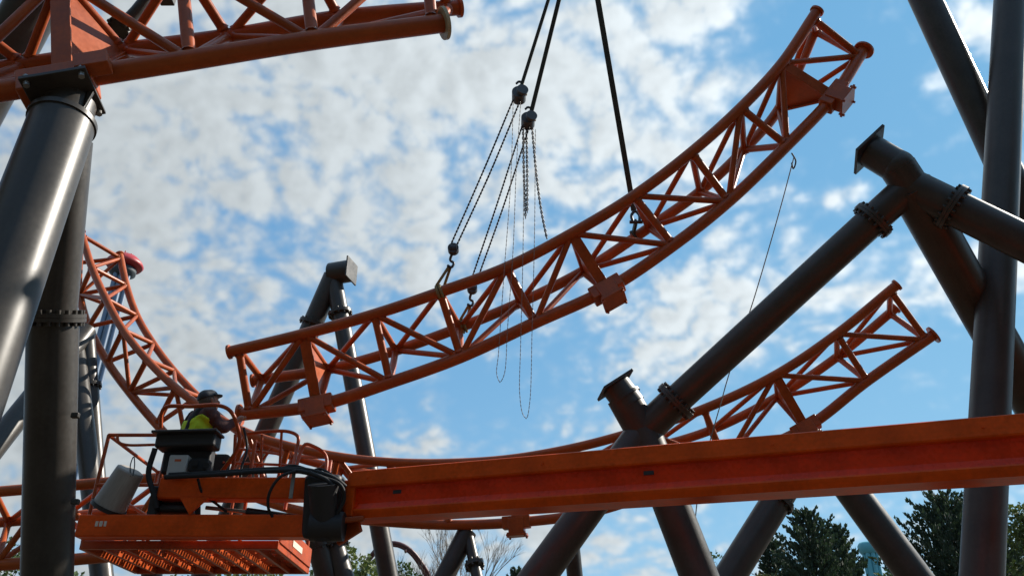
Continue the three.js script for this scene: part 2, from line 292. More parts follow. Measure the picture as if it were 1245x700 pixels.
// near left: leaning column under the overhead track and the upright that meets it
{
  const top = P(86, 118, 6.9), low = P(-27, 430, 5.5), foot = toGround(top, low), ax = dirOf(low, top);
  const neck = on(top, low, 0.12);
  const up1 = P(64, 690, 7.5), upF = P(64, 386, 7.6), up2 = P(84, 170, 7.6), upFoot = toGround(up2, up1);
  const ringAt = neck.clone();
  const t = support('thick glossy brown leaning column bolted under the overhead track, with a flanged upright behind it', foot, M.brown,
    [[neck, foot, 0.248], [top, neck, 0.212], [upF, upFoot, 0.218], [up2, upF, 0.195]],
    { flanges: [[upF, dirOf(upFoot, up2), 0.275, 20]] });
  mesh('weld_collar', disc(ringAt, ax, 0.262, 0.045, 40), M.brown, t);
  const al = dirOf(overInfo.tri[1].B, overInfo.tri[3].B), N = overInfo.tri[2].B.clone(), upx = ax.clone().addScaledVector(al, -ax.dot(al)).normalize(), ac = al.clone().cross(upx).normalize();
  const o3 = (a, u, c) => N.clone().addScaledVector(al, a).addScaledVector(upx, u).addScaledVector(ac, c);
  const sad = mesh('saddle_bracket', [bar(o3(-0.32, -0.05, 0), o3(0.26, -0.05, 0), 0.26, 0.25, upx, 0.02), bar(o3(0.16, -0.06, 0.16), o3(0.42, -0.06, 0.16), 0.14, 0.16, upx, 0.01)], M.track, over);
  const c = N.clone().addScaledVector(upx, -0.19), cap = mesh('cap_plate', bar(c.clone().addScaledVector(upx, -0.018), c.clone().addScaledVector(upx, 0.018), 0.50, 0.50, al, 0.006), M.brown, t);
  for (const sx of [-1, 1]) for (const sz of [-1, 1]) mesh('bolt', disc(c.clone().addScaledVector(al, sx * 0.205).addScaledVector(ac, sz * 0.205), upx, 0.026, 0.12, 6), M.steel, cap);
  for (const sx of [-1, 1]) mesh('gusset', plate([c.clone().addScaledVector(al, sx * 0.19), c.clone().addScaledVector(al, sx * 0.24), c.clone().addScaledVector(al, sx * 0.21).addScaledVector(ax, -0.2)], 0.02), M.brown, cap);
  // ladder-bolt lugs along the upright
  for (const v of [505, 610]) { const p = P(91, v, 7.45); mesh('lug', box(p.x, p.y, p.z, 0.07, 0.05, 0.05), M.brown, t); }
}
// tripod under the rising left track
{
  const top = P(104, 402, 18.3), l1 = P(126, 700, 16), l2 = P(116, 560, 15.6), l3 = P(0, 533, 15.5);
  const f1 = toGround(top, l1);
  support('dark brown tripod under the steep left end of the dipping track', f1, M.brown,
    [[top, f1, 0.17], [P(88, 402, 18.2), toGround(P(88, 402, 18.2), P(122, 690, 15.2)), 0.20], [top, toGround(top, l3), 0.22]], { flanges: [[onLine(top, f1, 97, 470), dirOf(top, f1), 0.23, 12]] });
}
// dark column behind the overhead track
{
  const a = P(75, -60, 8.9), b = P(-60, 190, 8.7); const f = toGround(a, b);
  support('dark grey column slanting behind the overhead track, wide and glossy', f, M.brown, [[a, f, 0.26]]);
  const p = P(146, 34, 9.2), q = P(175, 2, 9.3), s = P(205, -60, 9.5), foot = V(p.x - 1.2, 0, p.z - 1.5);
  const t = thing('support_column', 'thin dark bent pipe with a round flange seen through the overhead track', 'support', p);
  mesh('pipe', tubeAlong([p, q, s, P(260, -160, 9.8)], 0.07, 6, 16), M.brown, t); mesh('bolt_flange', boltedFlange(p, dirOf(q, p).add(V(0.3, 0, 0.6)).normalize(), 0.14, 0.03, 10), M.brown, t);
  const cl = P(203, -2, 9.3); mesh('clamp', box(cl.x, cl.y, cl.z, 0.16, 0.14, 0.1), M.brown, t);
}
// free-standing inverted V in the background
{
  const D = 19, top = P(405, 336, D), capc = P(427, 329, D - 0.12), l = P(325, 520, D - 1.2), r = P(472, 700, D - 3.2), fl = toGround(top, l), fr = toGround(top, r);
  const h = P(402, 333, D);
  support('brown inverted V support with an open head pointing sideways, seen behind the hanging section', fl, M.brown,
    [[top, fl, 0.23], [top, fr, 0.19], [h, capc, 0.26]],
    { flanges: [[onLine(top, fl, 371, 390), dirOf(top, fl), 0.31, 12], [onLine(top, fr, 412, 381), dirOf(top, fr), 0.27, 12]], caps: [[capc, dirOf(h, capc), 0.52, 0.52]] });
}
// big braced head on the right
const gTop = P(1060, 184, 9.9), gNode = P(1107, 226, 9.7), gDL = P(822, 487, 10.35);
{
  const br = P(1245, 294, 9.1), dr = P(1245, 470, 10.4), n2 = P(1092, 203, 9.7);
  const frDR = toGround(gNode, dr), far = gNode.clone().lerp(br, 7.5), ft = toGround(gNode, br);
  const e = V(gNode.x + 3.2, 0, gNode.z + 1.0);
  const t = support('black braced support head with a tilted open cap and three flanged arms', frDR, M.brown,
    [[gNode, frDR, 0.245], [gTop, n2, 0.195], [gNode, ft, 0.205], [n2, gNode, 0.205], [gNode, gDL, 0.185]],
    { flanges: [[onLine(gNode, ft, 1160, 251), dirOf(gNode, br), 0.275, 16], [onLine(gNode, gDL, 1070, 277), dirOf(gNode, gDL), 0.255, 16]], caps: [[P(1057, 182, 9.92), dirOf(n2, gTop), 0.50, 0.46]] });
  mesh('elbow', new THREE.SphereGeometry(0.2, 28, 18).translate(n2.x, n2.y, n2.z), M.brown, t);
}
// head and legs where the long brace lands, behind the boom
{
  const nd = P(782, 525, 10.4), cap = P(757, 481, 10.5), rl = P(850, 700, 9.6), ll = P(655, 700, 9.7), frr = toGround(nd, rl), fll = toGround(nd, ll), ax = dirOf(nd, cap);
  const t = support('black forked support with a square capped head standing behind the boom', frr, M.brown,
    [[nd, frr, 0.225], [nd, fll, 0.205], [cap, nd, 0.215], [gDL, nd, 0.205]],
    { flanges: [[gDL, dirOf(nd, gDL), 0.275, 18]], caps: [[P(748, 468, 10.56), dirOf(P(768, 494, 10.44), P(748, 468, 10.56)), 0.46, 0.46]] });
  mesh('head_tube', cyl(P(768, 494, 10.44), P(748, 468, 10.56), 0.195, 0.195, 32), M.brown, t); mesh('weld_collar', disc(P(760, 484, 10.49), dirOf(P(768, 494, 10.44), P(748, 468, 10.56)), 0.225, 0.04, 32), M.brown, t);
}
// tall column at the right edge and the slanting one behind it
{
  const a = P(1231, -40, 12.1), b = P(1195, 690, 8.6), f = toGround(a, b);
  support('tall dark column by the boom, upright and slightly leaning', f, M.brown, [[a, f, 0.212]]);
  const c = P(1098, -60, 12.6), d = P(1262, 290, 11.0), g = toGround(c, d);
  support('dark slanting column crossing behind the tall upright column', g, M.brown, [[c, g, 0.215]]);
}
// legs under the right rise of the dipping track
{
  const top = P(990, 535, 14.4), r = P(1112, 700, 13.2), l = P(888, 700, 13.2), f = toGround(top, r);
  support('brown inverted V legs carrying the right rise of the dipping track', f, M.brown, [[top, f, 0.265], [top, toGround(top, l), 0.245]], { flanges: [[onLine(top, toGround(top, l), 962, 620), dirOf(top, l), 0.30, 12]] });
}
// small legs under the bottom of the dip
{
  const top = P(568, 646, 14.9), l = P(541, 700, 14.4), r = P(580, 700, 14.2), f = toGround(top, l);
  support('small brown inverted V legs under the lowest point of the dipping track', f, M.brown, [[top, f, 0.175], [top, toGround(top, r), 0.10]], { flanges: [[onLine(top, toGround(top, r), 577, 687), dirOf(top, r), 0.17, 8]] });
  const a = P(693, 640, 15.6), b = P(699, 700, 15.4), ff = toGround(a, b);
  support('slim sunlit post between the legs behind the boom', ff, M.brown, [[a, ff, 0.15]]);
}
// posts under the platform
{
  const a = P(384, 652, 13.8), b = P(397, 700, 13.6), f = toGround(a, b);
  support('short flanged brown post below the platform end, lit on one side', f, M.brown, [[a, f, 0.19]], { flanges: [[onLine(a, f, 387, 663), dirOf(f, a), 0.215, 10]] });
  const c = P(404, 655, 13.9), d = P(417, 700, 13.6), g = toGround(c, d);
  support('brown post with a dark bolted head below the boom nose', g, M.brown, [[c, g, 0.17]], { flanges: [[onLine(c, g, 405, 662), dirOf(g, c), 0.24, 10]] });
  const e = P(183, 690, 14.5), h = P(186, 720, 14.4), k = toGround(e, h);
  support('pale brown post under the mesh floor of the platform', k, M.brown, [[e, k, 0.17]]);
}

// ------------------------------------------------------------------ boom lift
const boomA = P(437, 606, 9.0), boomB = P(1245, 547, 6.85), bAx = dirOf(boomA, boomB);
const lift = thing('boom_lift', 'orange telescopic boom lift with its platform swung out beside the tracks', 'boom lift', V(9.6, 0, -5.2));
{
  // boom profile (across, up): a protruding upper box over a recessed web and a folded lower edge
  const end = boomA.clone().addScaledVector(bAx, 10.6), across = bAx.clone().cross(V(0, 1, 0)).normalize(), upv = across.clone().cross(bAx).normalize();
  const beam = (a, L, prof, mat, name, parent) => { const s = 1, g = new THREE.ExtrudeGeometry(new THREE.Shape(prof.map(([x, y]) => new THREE.Vector2(x * s, y * s))), { depth: L, bevelEnabled: false, steps: 1 }); scaleUV(g, 0.6, 0.6); g.applyMatrix4(new THREE.Matrix4().makeBasis(across, upv, across.clone().cross(upv)).setPosition(a)); return mesh(name, g, mat, parent); };
  const fwd = across.clone().cross(upv); const s = fwd.dot(bAx) > 0 ? 1 : -1;
  const start = s > 0 ? boomA : end; 
  const flip = half => [...half, ...half.slice().reverse().map(([x, y]) => [-x, y])];
  const boom = beam(start, 10.6, flip([[0.20, 0.25], [0.215, 0.24], [0.215, 0.085], [0.205, 0.07], [0.16, 0.062]]), M.boom, 'main_boom', lift);
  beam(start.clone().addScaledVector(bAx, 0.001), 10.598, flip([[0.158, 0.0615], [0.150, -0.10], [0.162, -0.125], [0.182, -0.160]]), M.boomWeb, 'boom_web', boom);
  beam(start, 10.6, flip([[0.183, -0.1605], [0.188, -0.175], [0.175, -0.20], [0.15, -0.235], [0.14, -0.25]]), M.boom, 'boom_lower_edge', boom);
  const near = across.dot(V(0, 0, 1)) > 0 ? 1 : -1;
  for (const [k, up] of [[3.25, 0], [0.55, 0.0]]) { const c = boomA.clone().addScaledVector(bAx, k).addScaledVector(across, near * 0.155).addScaledVector(upv, up); mesh('inspection_hole', bar(c.clone().addScaledVector(bAx, -0.05), c.clone().addScaledVector(bAx, 0.05), 0.012, 0.04, upv, 0.004), M.black, boom); }
  for (const k of [0.2, 2.2, 4.4, 6.1]) { const c = boomA.clone().addScaledVector(bAx, k).addScaledVector(across, near * 0.216).addScaledVector(upv, 0.16); mesh('bolt', disc(c, across, 0.014, 0.02, 8), M.boom, boom); }
  mesh('end_collar', [bar(boomA.clone().addScaledVector(bAx, -0.05), boomA.clone().addScaledVector(bAx, 0.05), 0.40, 0.47, upv, 0.01)], M.boom, boom);
  const noseEnd = boomA.clone().addScaledVector(bAx, -0.38);
  mesh('fly_boom', bar(noseEnd, boomA.clone().addScaledVector(bAx, 0.1), 0.30, 0.36, upv, 0.03), M.boom, lift);
  mesh('nose_bracket', [bar(P(436, 632, 8.75), P(408, 650, 8.8), 0.05, 0.26, upv, 0.01), bar(P(443, 630, 8.7), P(405, 634, 8.68), 0.06, 0.06, upv, 0.02)], M.basket, lift);
  // platform rotator and its hose bundle
  const rot = mesh('rotator', [bar(P(396, 578, 8.95), P(392, 655, 8.75), 0.34, 0.40, V(1, 0, 0), 0.06), cyl(P(378, 640, 8.6), P(418, 640, 8.6), 0.15, 0.15, 20), cyl(P(396, 655, 8.6), P(394, 588, 8.65), 0.13, 0.17, 20)], M.black, lift);
  const hz = (pts, r) => mesh('hose', tubeAlong(pts.map(q => P(...q)), r, 8, 10), M.rubber, rot);
  hz([[200, 580, 8.78], [260, 577, 8.76], [320, 573, 8.74], [365, 573, 8.72], [398, 584, 8.64], [412, 598, 8.62], [400, 640, 8.6]], 0.026);
  hz([[205, 577, 8.82], [270, 574, 8.8], [330, 570, 8.78], [372, 571, 8.76], [408, 582, 8.66], [420, 592, 8.66]], 0.024);
  hz([[360, 572, 8.7], [340, 580, 8.62], [327, 600, 8.58], [326, 618, 8.6], [331, 628, 8.64]], 0.016);
  hz([[375, 574, 8.66], [402, 588, 8.58], [407, 612, 8.56], [398, 634, 8.54], [386, 646, 8.56]], 0.024);
  hz([[385, 578, 8.64], [414, 590, 8.58], [418, 606, 8.58], [409, 626, 8.56], [398, 650, 8.58]], 0.020);
  // the two arms that carry the platform
  const a1 = mesh('upper_arm', [bar(V(-3.82, 3.985, -8.9), V(-2.12, 3.985, -8.9), 0.20, 0.235, V(0, 1, 0), 0.02)], M.boom, lift);
  mesh('gusset', plate([V(-3.55, 3.87, -8.79), V(-3.25, 3.87, -8.79), V(-3.42, 3.70, -8.79)], 0.03), M.boom, a1);
  const a2 = mesh('lower_arm', [bar(V(-4.6, 3.585, -8.9), V(-2.1, 3.585, -8.9), 0.20, 0.235, V(0, 1, 0), 0.02)], M.boom, lift);
  { const g = []; for (const [k, w] of [[0, 0.03], [0.045, 0.034], [0.09, 0.026]]) g.push(box(-4.385 + k, 3.60, -8.797, w, 0.055, 0.006, 0.002)); mesh('white_lettering', g, M.decal, a2, 'small pale worn lettering'); }
  mesh('pivot_block', [bar(V(-3.86, 3.66, -8.93), V(-3.86, 4.02, -8.93), 0.16, 0.10, V(1, 0, 0), 0.02)], M.black, lift);
  const cy = mesh('tilt_cylinder', [cyl(P(300, 622, 8.9), P(372, 632, 8.85), 0.045, 0.045, 16)], M.black, lift); mesh('piston_rod', cyl(P(250, 617, 8.95), P(305, 623, 8.9), 0.022, 0.022, 12), M.steel, cy);

  // platform
  const x0 = -4.65, x1 = -2.52, z0 = -10.61, z1 = -9.12, yf = 3.475;
  const plat = mesh('platform_frame', [bar(V(x0, yf - 0.03, z1), V(x1, yf - 0.03, z1), 0.05, 0.09, V(0, 1, 0)), bar(V(x0, yf - 0.03, z0), V(x1, yf - 0.03, z0), 0.05, 0.09, V(0, 1, 0)), bar(V(x0, yf - 0.03, z0), V(x0, yf - 0.03, z1), 0.05, 0.09, V(0, 1, 0)), bar(V(x1 - 0.03, yf - 0.03, z0), V(x1 - 0.03, yf - 0.03, z1), 0.05, 0.09, V(0, 1, 0))], M.basket, lift);
  for (let i = 1; i < 9; i++) { const x = lerp(x0, x1, i / 9); mesh('floor_bearer', bar(V(x, yf - 0.045, z0), V(x, yf - 0.045, z1), 0.035, 0.06, V(0, 1, 0), 0.004), M.basket, plat); }
  // open steel floor: slats with gaps, skipping where the mesh is open
  const R = rng(5); for (let i = 0; i < 19; i++) { const z = lerp(z0 + 0.05, z1 - 0.05, i / 18); let x = x0 + 0.02; while (x < x1 - 0.06) { const L = Math.min(0.2 + R() * 0.25, x1 - 0.04 - x); if (L < 0.03) break; mesh('floor_slat', new THREE.BoxGeometry(L, 0.012, 0.05).translate(x + L / 2, yf + 0.004, z), M.basket, plat); x += L + 0.05 + R() * 0.05; } }
  for (const [a, b] of [[V(x0, 0, z0), V(x0, 0, z1)], [V(x1, 0, z0), V(x1, 0, z1)], [V(x0, 0, z0), V(x1, 0, z0)]]) { a.y = b.y = yf + 0.11; mesh('toe_board', bar(a, b, 0.022, 0.22, V(0, 1, 0), 0.004), M.basket, plat); }
  { const c = V(x1 + 0.013, yf + 0.10, -9.85); mesh('worn_marking', [bar(c.clone().add(V(0, 0, -0.26)), c.clone().add(V(0, 0, 0.2)), 0.006, 0.07, V(0, 1, 0), 0.002)], M.decal, plat, 'faded pale marking'); }
  const RR = 0.021, yt = 4.68, rail = (pts, r = RR) => mesh('guard_rail', tubeAlong(pts, r, 8, 10), M.basket, lift);
  const post = (x, z, y = yt) => mesh('rail_post', cyl(V(x, yf, z), V(x, y, z), RR, RR, 10), M.basket, lift);
  post(x0, z1); post(x0, z0); post(x1 - 0.05, z0); post(-3.95, z1); post(-3.6, z0); post(-2.95, z1, 4.62);
  rail([V(x0, yt, z1), V(x0 + 0.4, yt, z1), V(-4.1, yt, z1), V(-3.8, yt, z1)]);
  rail([V(x0, yt, z1), V(x0, yt, -9.8), V(x0, yt, z0)]);
  rail([V(x0, yt, z0), V(-3.6, yt, z0), V(x1, yt, z0)]);
  rail([V(x0 + 0.1, yt, z1 + 0.01), V(x0 + 0.13, yt - 0.08, z1), V(x0 + 0.22, yt - 0.115, z1), V(-4.1, yt - 0.115, z1), V(-3.85, yt - 0.115, z1)], 0.016);
  rail([V(x0, 4.1, z1), V(-4.2, 4.1, z1), V(-3.9, 4.1, z1)]); rail([V(x0, 4.1, z0), V(-3.6, 4.1, z0), V(x1, 4.1, z0)]); rail([V(x0, 4.1, z1), V(x0, 4.1, z0)]);
  rail([[195, 520], [196, 502], [201, 495], [232, 494], [266, 493], [279, 499], [287, 514], [290, 540], [262, 583]].map(([u, v]) => P(u, v, 9.15)), 0.023);
  rail([P(300, 527, 9.9), P(330, 524, 9.95), P(352, 525, 9.95), P(362, 531, 9.9), P(360, 548, 9.8), P(354, 575, 9.5), P(346, 620, 9.2)]);
  rail([P(358, 575, 9.55), P(366, 548, 9.75), P(371, 540, 9.8), P(382, 543, 9.85), P(394, 551, 9.9), P(397, 560, 9.85), P(395, 580, 9.7), P(391, 618, 9.5)]);
  rail([P(402, 560, 9.9), P(399, 580, 9.75), P(394, 612, 9.6)]);
  rail([P(286, 528, 9.3), P(284, 560, 9.2), P(277, 600, 9.1)]); rail([P(296, 530, 10.2), P(312, 580, 9.9), P(318, 600, 9.8)]);
  // control console with its lid, switch box and cable
  const con = mesh('control_console', [bar(P(193, 537, 9.15), P(265, 535, 9.15), 0.24, 0.20, V(0, 1, 0), 0.03), bar(P(200, 560, 9.2), P(258, 558, 9.2), 0.16, 0.34, V(0, 1, 0), 0.03)], M.black, lift);
  mesh('console_lid', bar(P(189, 529, 9.12), P(268, 527, 9.12), 0.28, 0.03, V(0, 1, 0), 0.01), plain(0.03, 0.03, 0.032, 0.4), con);
  { const c = P(217, 568, 8.98), b = mesh('switch_box', [box(c.x, c.y, c.z, 0.21, 0.25, 0.12, 0.02)], M.boxGrey, lift); mesh('red_label', box(c.x, c.y + 0.06, c.z + 0.061, 0.07, 0.025, 0.006, 0.001), plain(0.5, 0.10, 0.03), b); }
  const knobs = mesh('connector_block', [box(P(243, 567, 9.0).x, P(243, 567, 9.0).y, P(243, 567, 9.0).z, 0.2, 0.14, 0.14), cyl(P(236, 563, 8.9), P(236, 563, 8.99), 0.035, 0.035), cyl(P(250, 566, 8.9), P(250, 566, 8.99), 0.035, 0.035)], M.rubber, lift);
  mesh('cable', tubeAlong([P(188, 545, 9.0), P(180, 575, 8.9), P(186, 600, 8.8), P(190, 618, 8.75)], 0.03, 8, 10), M.rubber, lift);
  { const c = P(214, 617, 9.02); mesh('valve_housing', [box(c.x, c.y, c.z, 0.46, 0.17, 0.2, 0.02), cyl(P(196, 618, 8.88), P(232, 618, 8.88), 0.05, 0.05, 14), cyl(P(240, 612, 8.9), P(240, 628, 8.85), 0.03, 0.03, 10)], M.black, lift); }
  { const c = P(268, 566, 9.55); mesh('tool_pouch', [box(c.x, c.y, c.z, 0.2, 0.26, 0.14, 0.05)], plain(0.03, 0.022, 0.016, 0.9), lift); }
  for (const [a, b] of [[[285, 545, 9.6], [340, 552, 10.1]], [[270, 562, 9.5], [362, 566, 10.0]], [[318, 528, 9.9], [316, 600, 9.7]], [[342, 526, 9.95], [338, 600, 9.7]], [[285, 600, 9.9], [330, 545, 10.1]]]) rail([P(...a), on(P(...a), P(...b), 0.5), P(...b)], 0.017);
  for (const pts of [[[296, 520, 9.6], [300, 545, 9.5], [292, 575, 9.3], [297, 600, 9.2]], [[372, 576, 8.8], [388, 570, 8.9], [404, 578, 8.8], [416, 590, 8.75]], [[335, 573, 8.8], [352, 566, 8.85], [372, 570, 8.8], [392, 582, 8.7]], [[240, 582, 8.8], [246, 600, 8.85], [262, 612, 8.9], [275, 622, 8.85]]]) hz(pts, 0.014);
  { const c = P(355, 590, 8.7); mesh('clamp_strap', bar(c.clone().add(V(0, 0.14, 0)), c.clone().add(V(0, -0.14, 0)), 0.04, 0.02, V(0, 0, 1), 0.005), M.steel, lift); }
  // machine outside the picture that carries the boom: chassis, turntable and four wheels
  const ex = V(9.6, 0, -5.2), tx = bAx.clone().setY(0).normalize();
  mesh('chassis', [bar(ex.clone().addScaledVector(tx, -2.0).setY(0.75), ex.clone().addScaledVector(tx, 2.0).setY(0.75), 1.5, 0.45, V(0, 1, 0), 0.06)], M.boom, lift);
  mesh('turntable', [bar(ex.clone().addScaledVector(tx, -1.7).setY(1.6), ex.clone().addScaledVector(tx, 1.9).setY(1.6), 2.1, 1.1, V(0, 1, 0), 0.12), bar(ex.clone().addScaledVector(tx, -0.6).setY(2.0), ex.clone().addScaledVector(tx, 0.9).setY(3.75), 0.5, 0.6, null, 0.05)], M.boom, lift);
  const sd = V(-tx.z, 0, tx.x);
  for (const i of [-1, 1]) for (const j of [-1, 1]) { const c = ex.clone().addScaledVector(tx, i * 1.6).addScaledVector(sd, j * 1.15).setY(0.55); const w = mesh('wheel', new THREE.TorusGeometry(0.37, 0.18, 14, 28).applyMatrix4(basis(V(0, 0, 0), sd).multiply(new THREE.Matrix4().makeRotationX(Math.PI / 2))).translate(c.x, c.y, c.z), M.rubber, lift); mesh('rim', disc(c, sd, 0.26, 0.26, 24), M.boom, w); }
}
// bucket slung on the platform
{
  const a = P(157, 574, 8.98), b = P(131, 618, 8.9), ax = dirOf(b, a), t = thing('bucket', 'dirty white bucket lying tilted on the platform edge', 'bucket', b);
  const pts = [[0.0, 0.46], [0.12, 0.46], [0.145, 0.45], [0.15, 0.43], [0.178, 0.03], [0.188, 0.025], [0.19, 0.0], [0.182, -0.004], [0.17, 0.005], [0.14, 0.42], [0.0, 0.43]].map(([r, y]) => new THREE.Vector2(r, y));
  const g = new THREE.LatheGeometry(pts, 32); g.applyMatrix4(basis(b, a)); g.translate(b.x, b.y, b.z); mesh('shell', g, M.white, t);
  mesh('rim_band', cyl(b.clone().addScaledVector(ax, -0.01), b.clone().addScaledVector(ax, 0.035), 0.192, 0.192, 32, true), M.black, t);
  mesh('dark_disc', disc(b.clone().addScaledVector(ax, 0.06), ax, 0.165, 0.02, 28), M.rubber, t);  // plain dark disc set just inside the open end
  mesh('handle_wire', tubeAlong([P(158, 579, 8.85), P(158, 565, 8.9), P(162, 555, 9.0), P(163, 566, 8.9), P(161, 578, 8.82)], 0.006, 8, 6), M.chain, t);
}

// ------------------------------------------------------------------ worker on the platform
function polygonise(sdf, lo, hi, cell) {                    // marching tetrahedra
  const n = [0, 1, 2].map(i => Math.ceil((hi.getComponent(i) - lo.getComponent(i)) / cell) + 1), val = new Float32Array(n[0] * n[1] * n[2]), id = (i, j, k) => (k * n[1] + j) * n[0] + i, q = V();
  for (let k = 0; k < n[2]; k++) for (let j = 0; j < n[1]; j++) for (let i = 0; i < n[0]; i++) val[id(i, j, k)] = sdf(q.set(lo.x + i * cell, lo.y + j * cell, lo.z + k * cell));
  const out = [], tets = [[0, 5, 1, 6], [0, 1, 2, 6], [0, 2, 3, 6], [0, 3, 7, 6], [0, 7, 4, 6], [0, 4, 5, 6]], off = [[0, 0, 0], [1, 0, 0], [1, 1, 0], [0, 1, 0], [0, 0, 1], [1, 0, 1], [1, 1, 1], [0, 1, 1]];
  const edge = (a, b) => { const t = a.v / (a.v - b.v); return [lerp(a.p[0], b.p[0], t), lerp(a.p[1], b.p[1], t), lerp(a.p[2], b.p[2], t)]; };
  const triN = (a, b, c, ins) => { const u = [b[0] - a[0], b[1] - a[1], b[2] - a[2]], w = [c[0] - a[0], c[1] - a[1], c[2] - a[2]], nx = u[1] * w[2] - u[2] * w[1], ny = u[2] * w[0] - u[0] * w[2], nz = u[0] * w[1] - u[1] * w[0]; if (nx * (a[0] - ins[0]) + ny * (a[1] - ins[1]) + nz * (a[2] - ins[2]) >= 0) out.push(...a, ...b, ...c); else out.push(...a, ...c, ...b); };
  for (let k = 0; k + 1 < n[2]; k++) for (let j = 0; j + 1 < n[1]; j++) for (let i = 0; i + 1 < n[0]; i++) {
    const c = off.map(([a, b, d]) => ({ v: val[id(i + a, j + b, k + d)], p: [lo.x + (i + a) * cell, lo.y + (j + b) * cell, lo.z + (k + d) * cell] })); let neg = 0; for (const x of c) if (x.v < 0) neg++; if (!neg || neg === 8) continue;
    for (const t of tets) { const I = t.map(x => c[x]).filter(x => x.v < 0), O = t.map(x => c[x]).filter(x => x.v >= 0); if (!I.length || !O.length) continue;
      if (I.length === 1) triN(edge(I[0], O[0]), edge(I[0], O[1]), edge(I[0], O[2]), I[0].p); else if (O.length === 1) { const e = I.map(x => edge(x, O[0])); triN(e[0], e[1], e[2], I[0].p); } else { const a = edge(I[0], O[0]), b = edge(I[0], O[1]), d = edge(I[1], O[0]), e = edge(I[1], O[1]); triN(a, b, e, I[0].p); triN(a, e, d, I[0].p); } }
  }
  let g = new THREE.BufferGeometry(); g.setAttribute('position', new THREE.Float32BufferAttribute(out, 3)); g = mergeVertices(g, 1e-5); g.computeVertexNormals(); g.setAttribute('uv', new THREE.Float32BufferAttribute(new Float32Array(g.attributes.position.count * 2), 2)); return g;
}
const capsule = (p, a, b, ra, rb) => { const ab = b.clone().sub(a), t = clamp(p.clone().sub(a).dot(ab) / ab.lengthSq()); return p.distanceTo(a.clone().addScaledVector(ab, t)) - lerp(ra, rb, t); };
const smin = (a, b, k) => { const h = Math.max(k - Math.abs(a - b), 0) / k; return Math.min(a, b) - h * h * k / 4; };
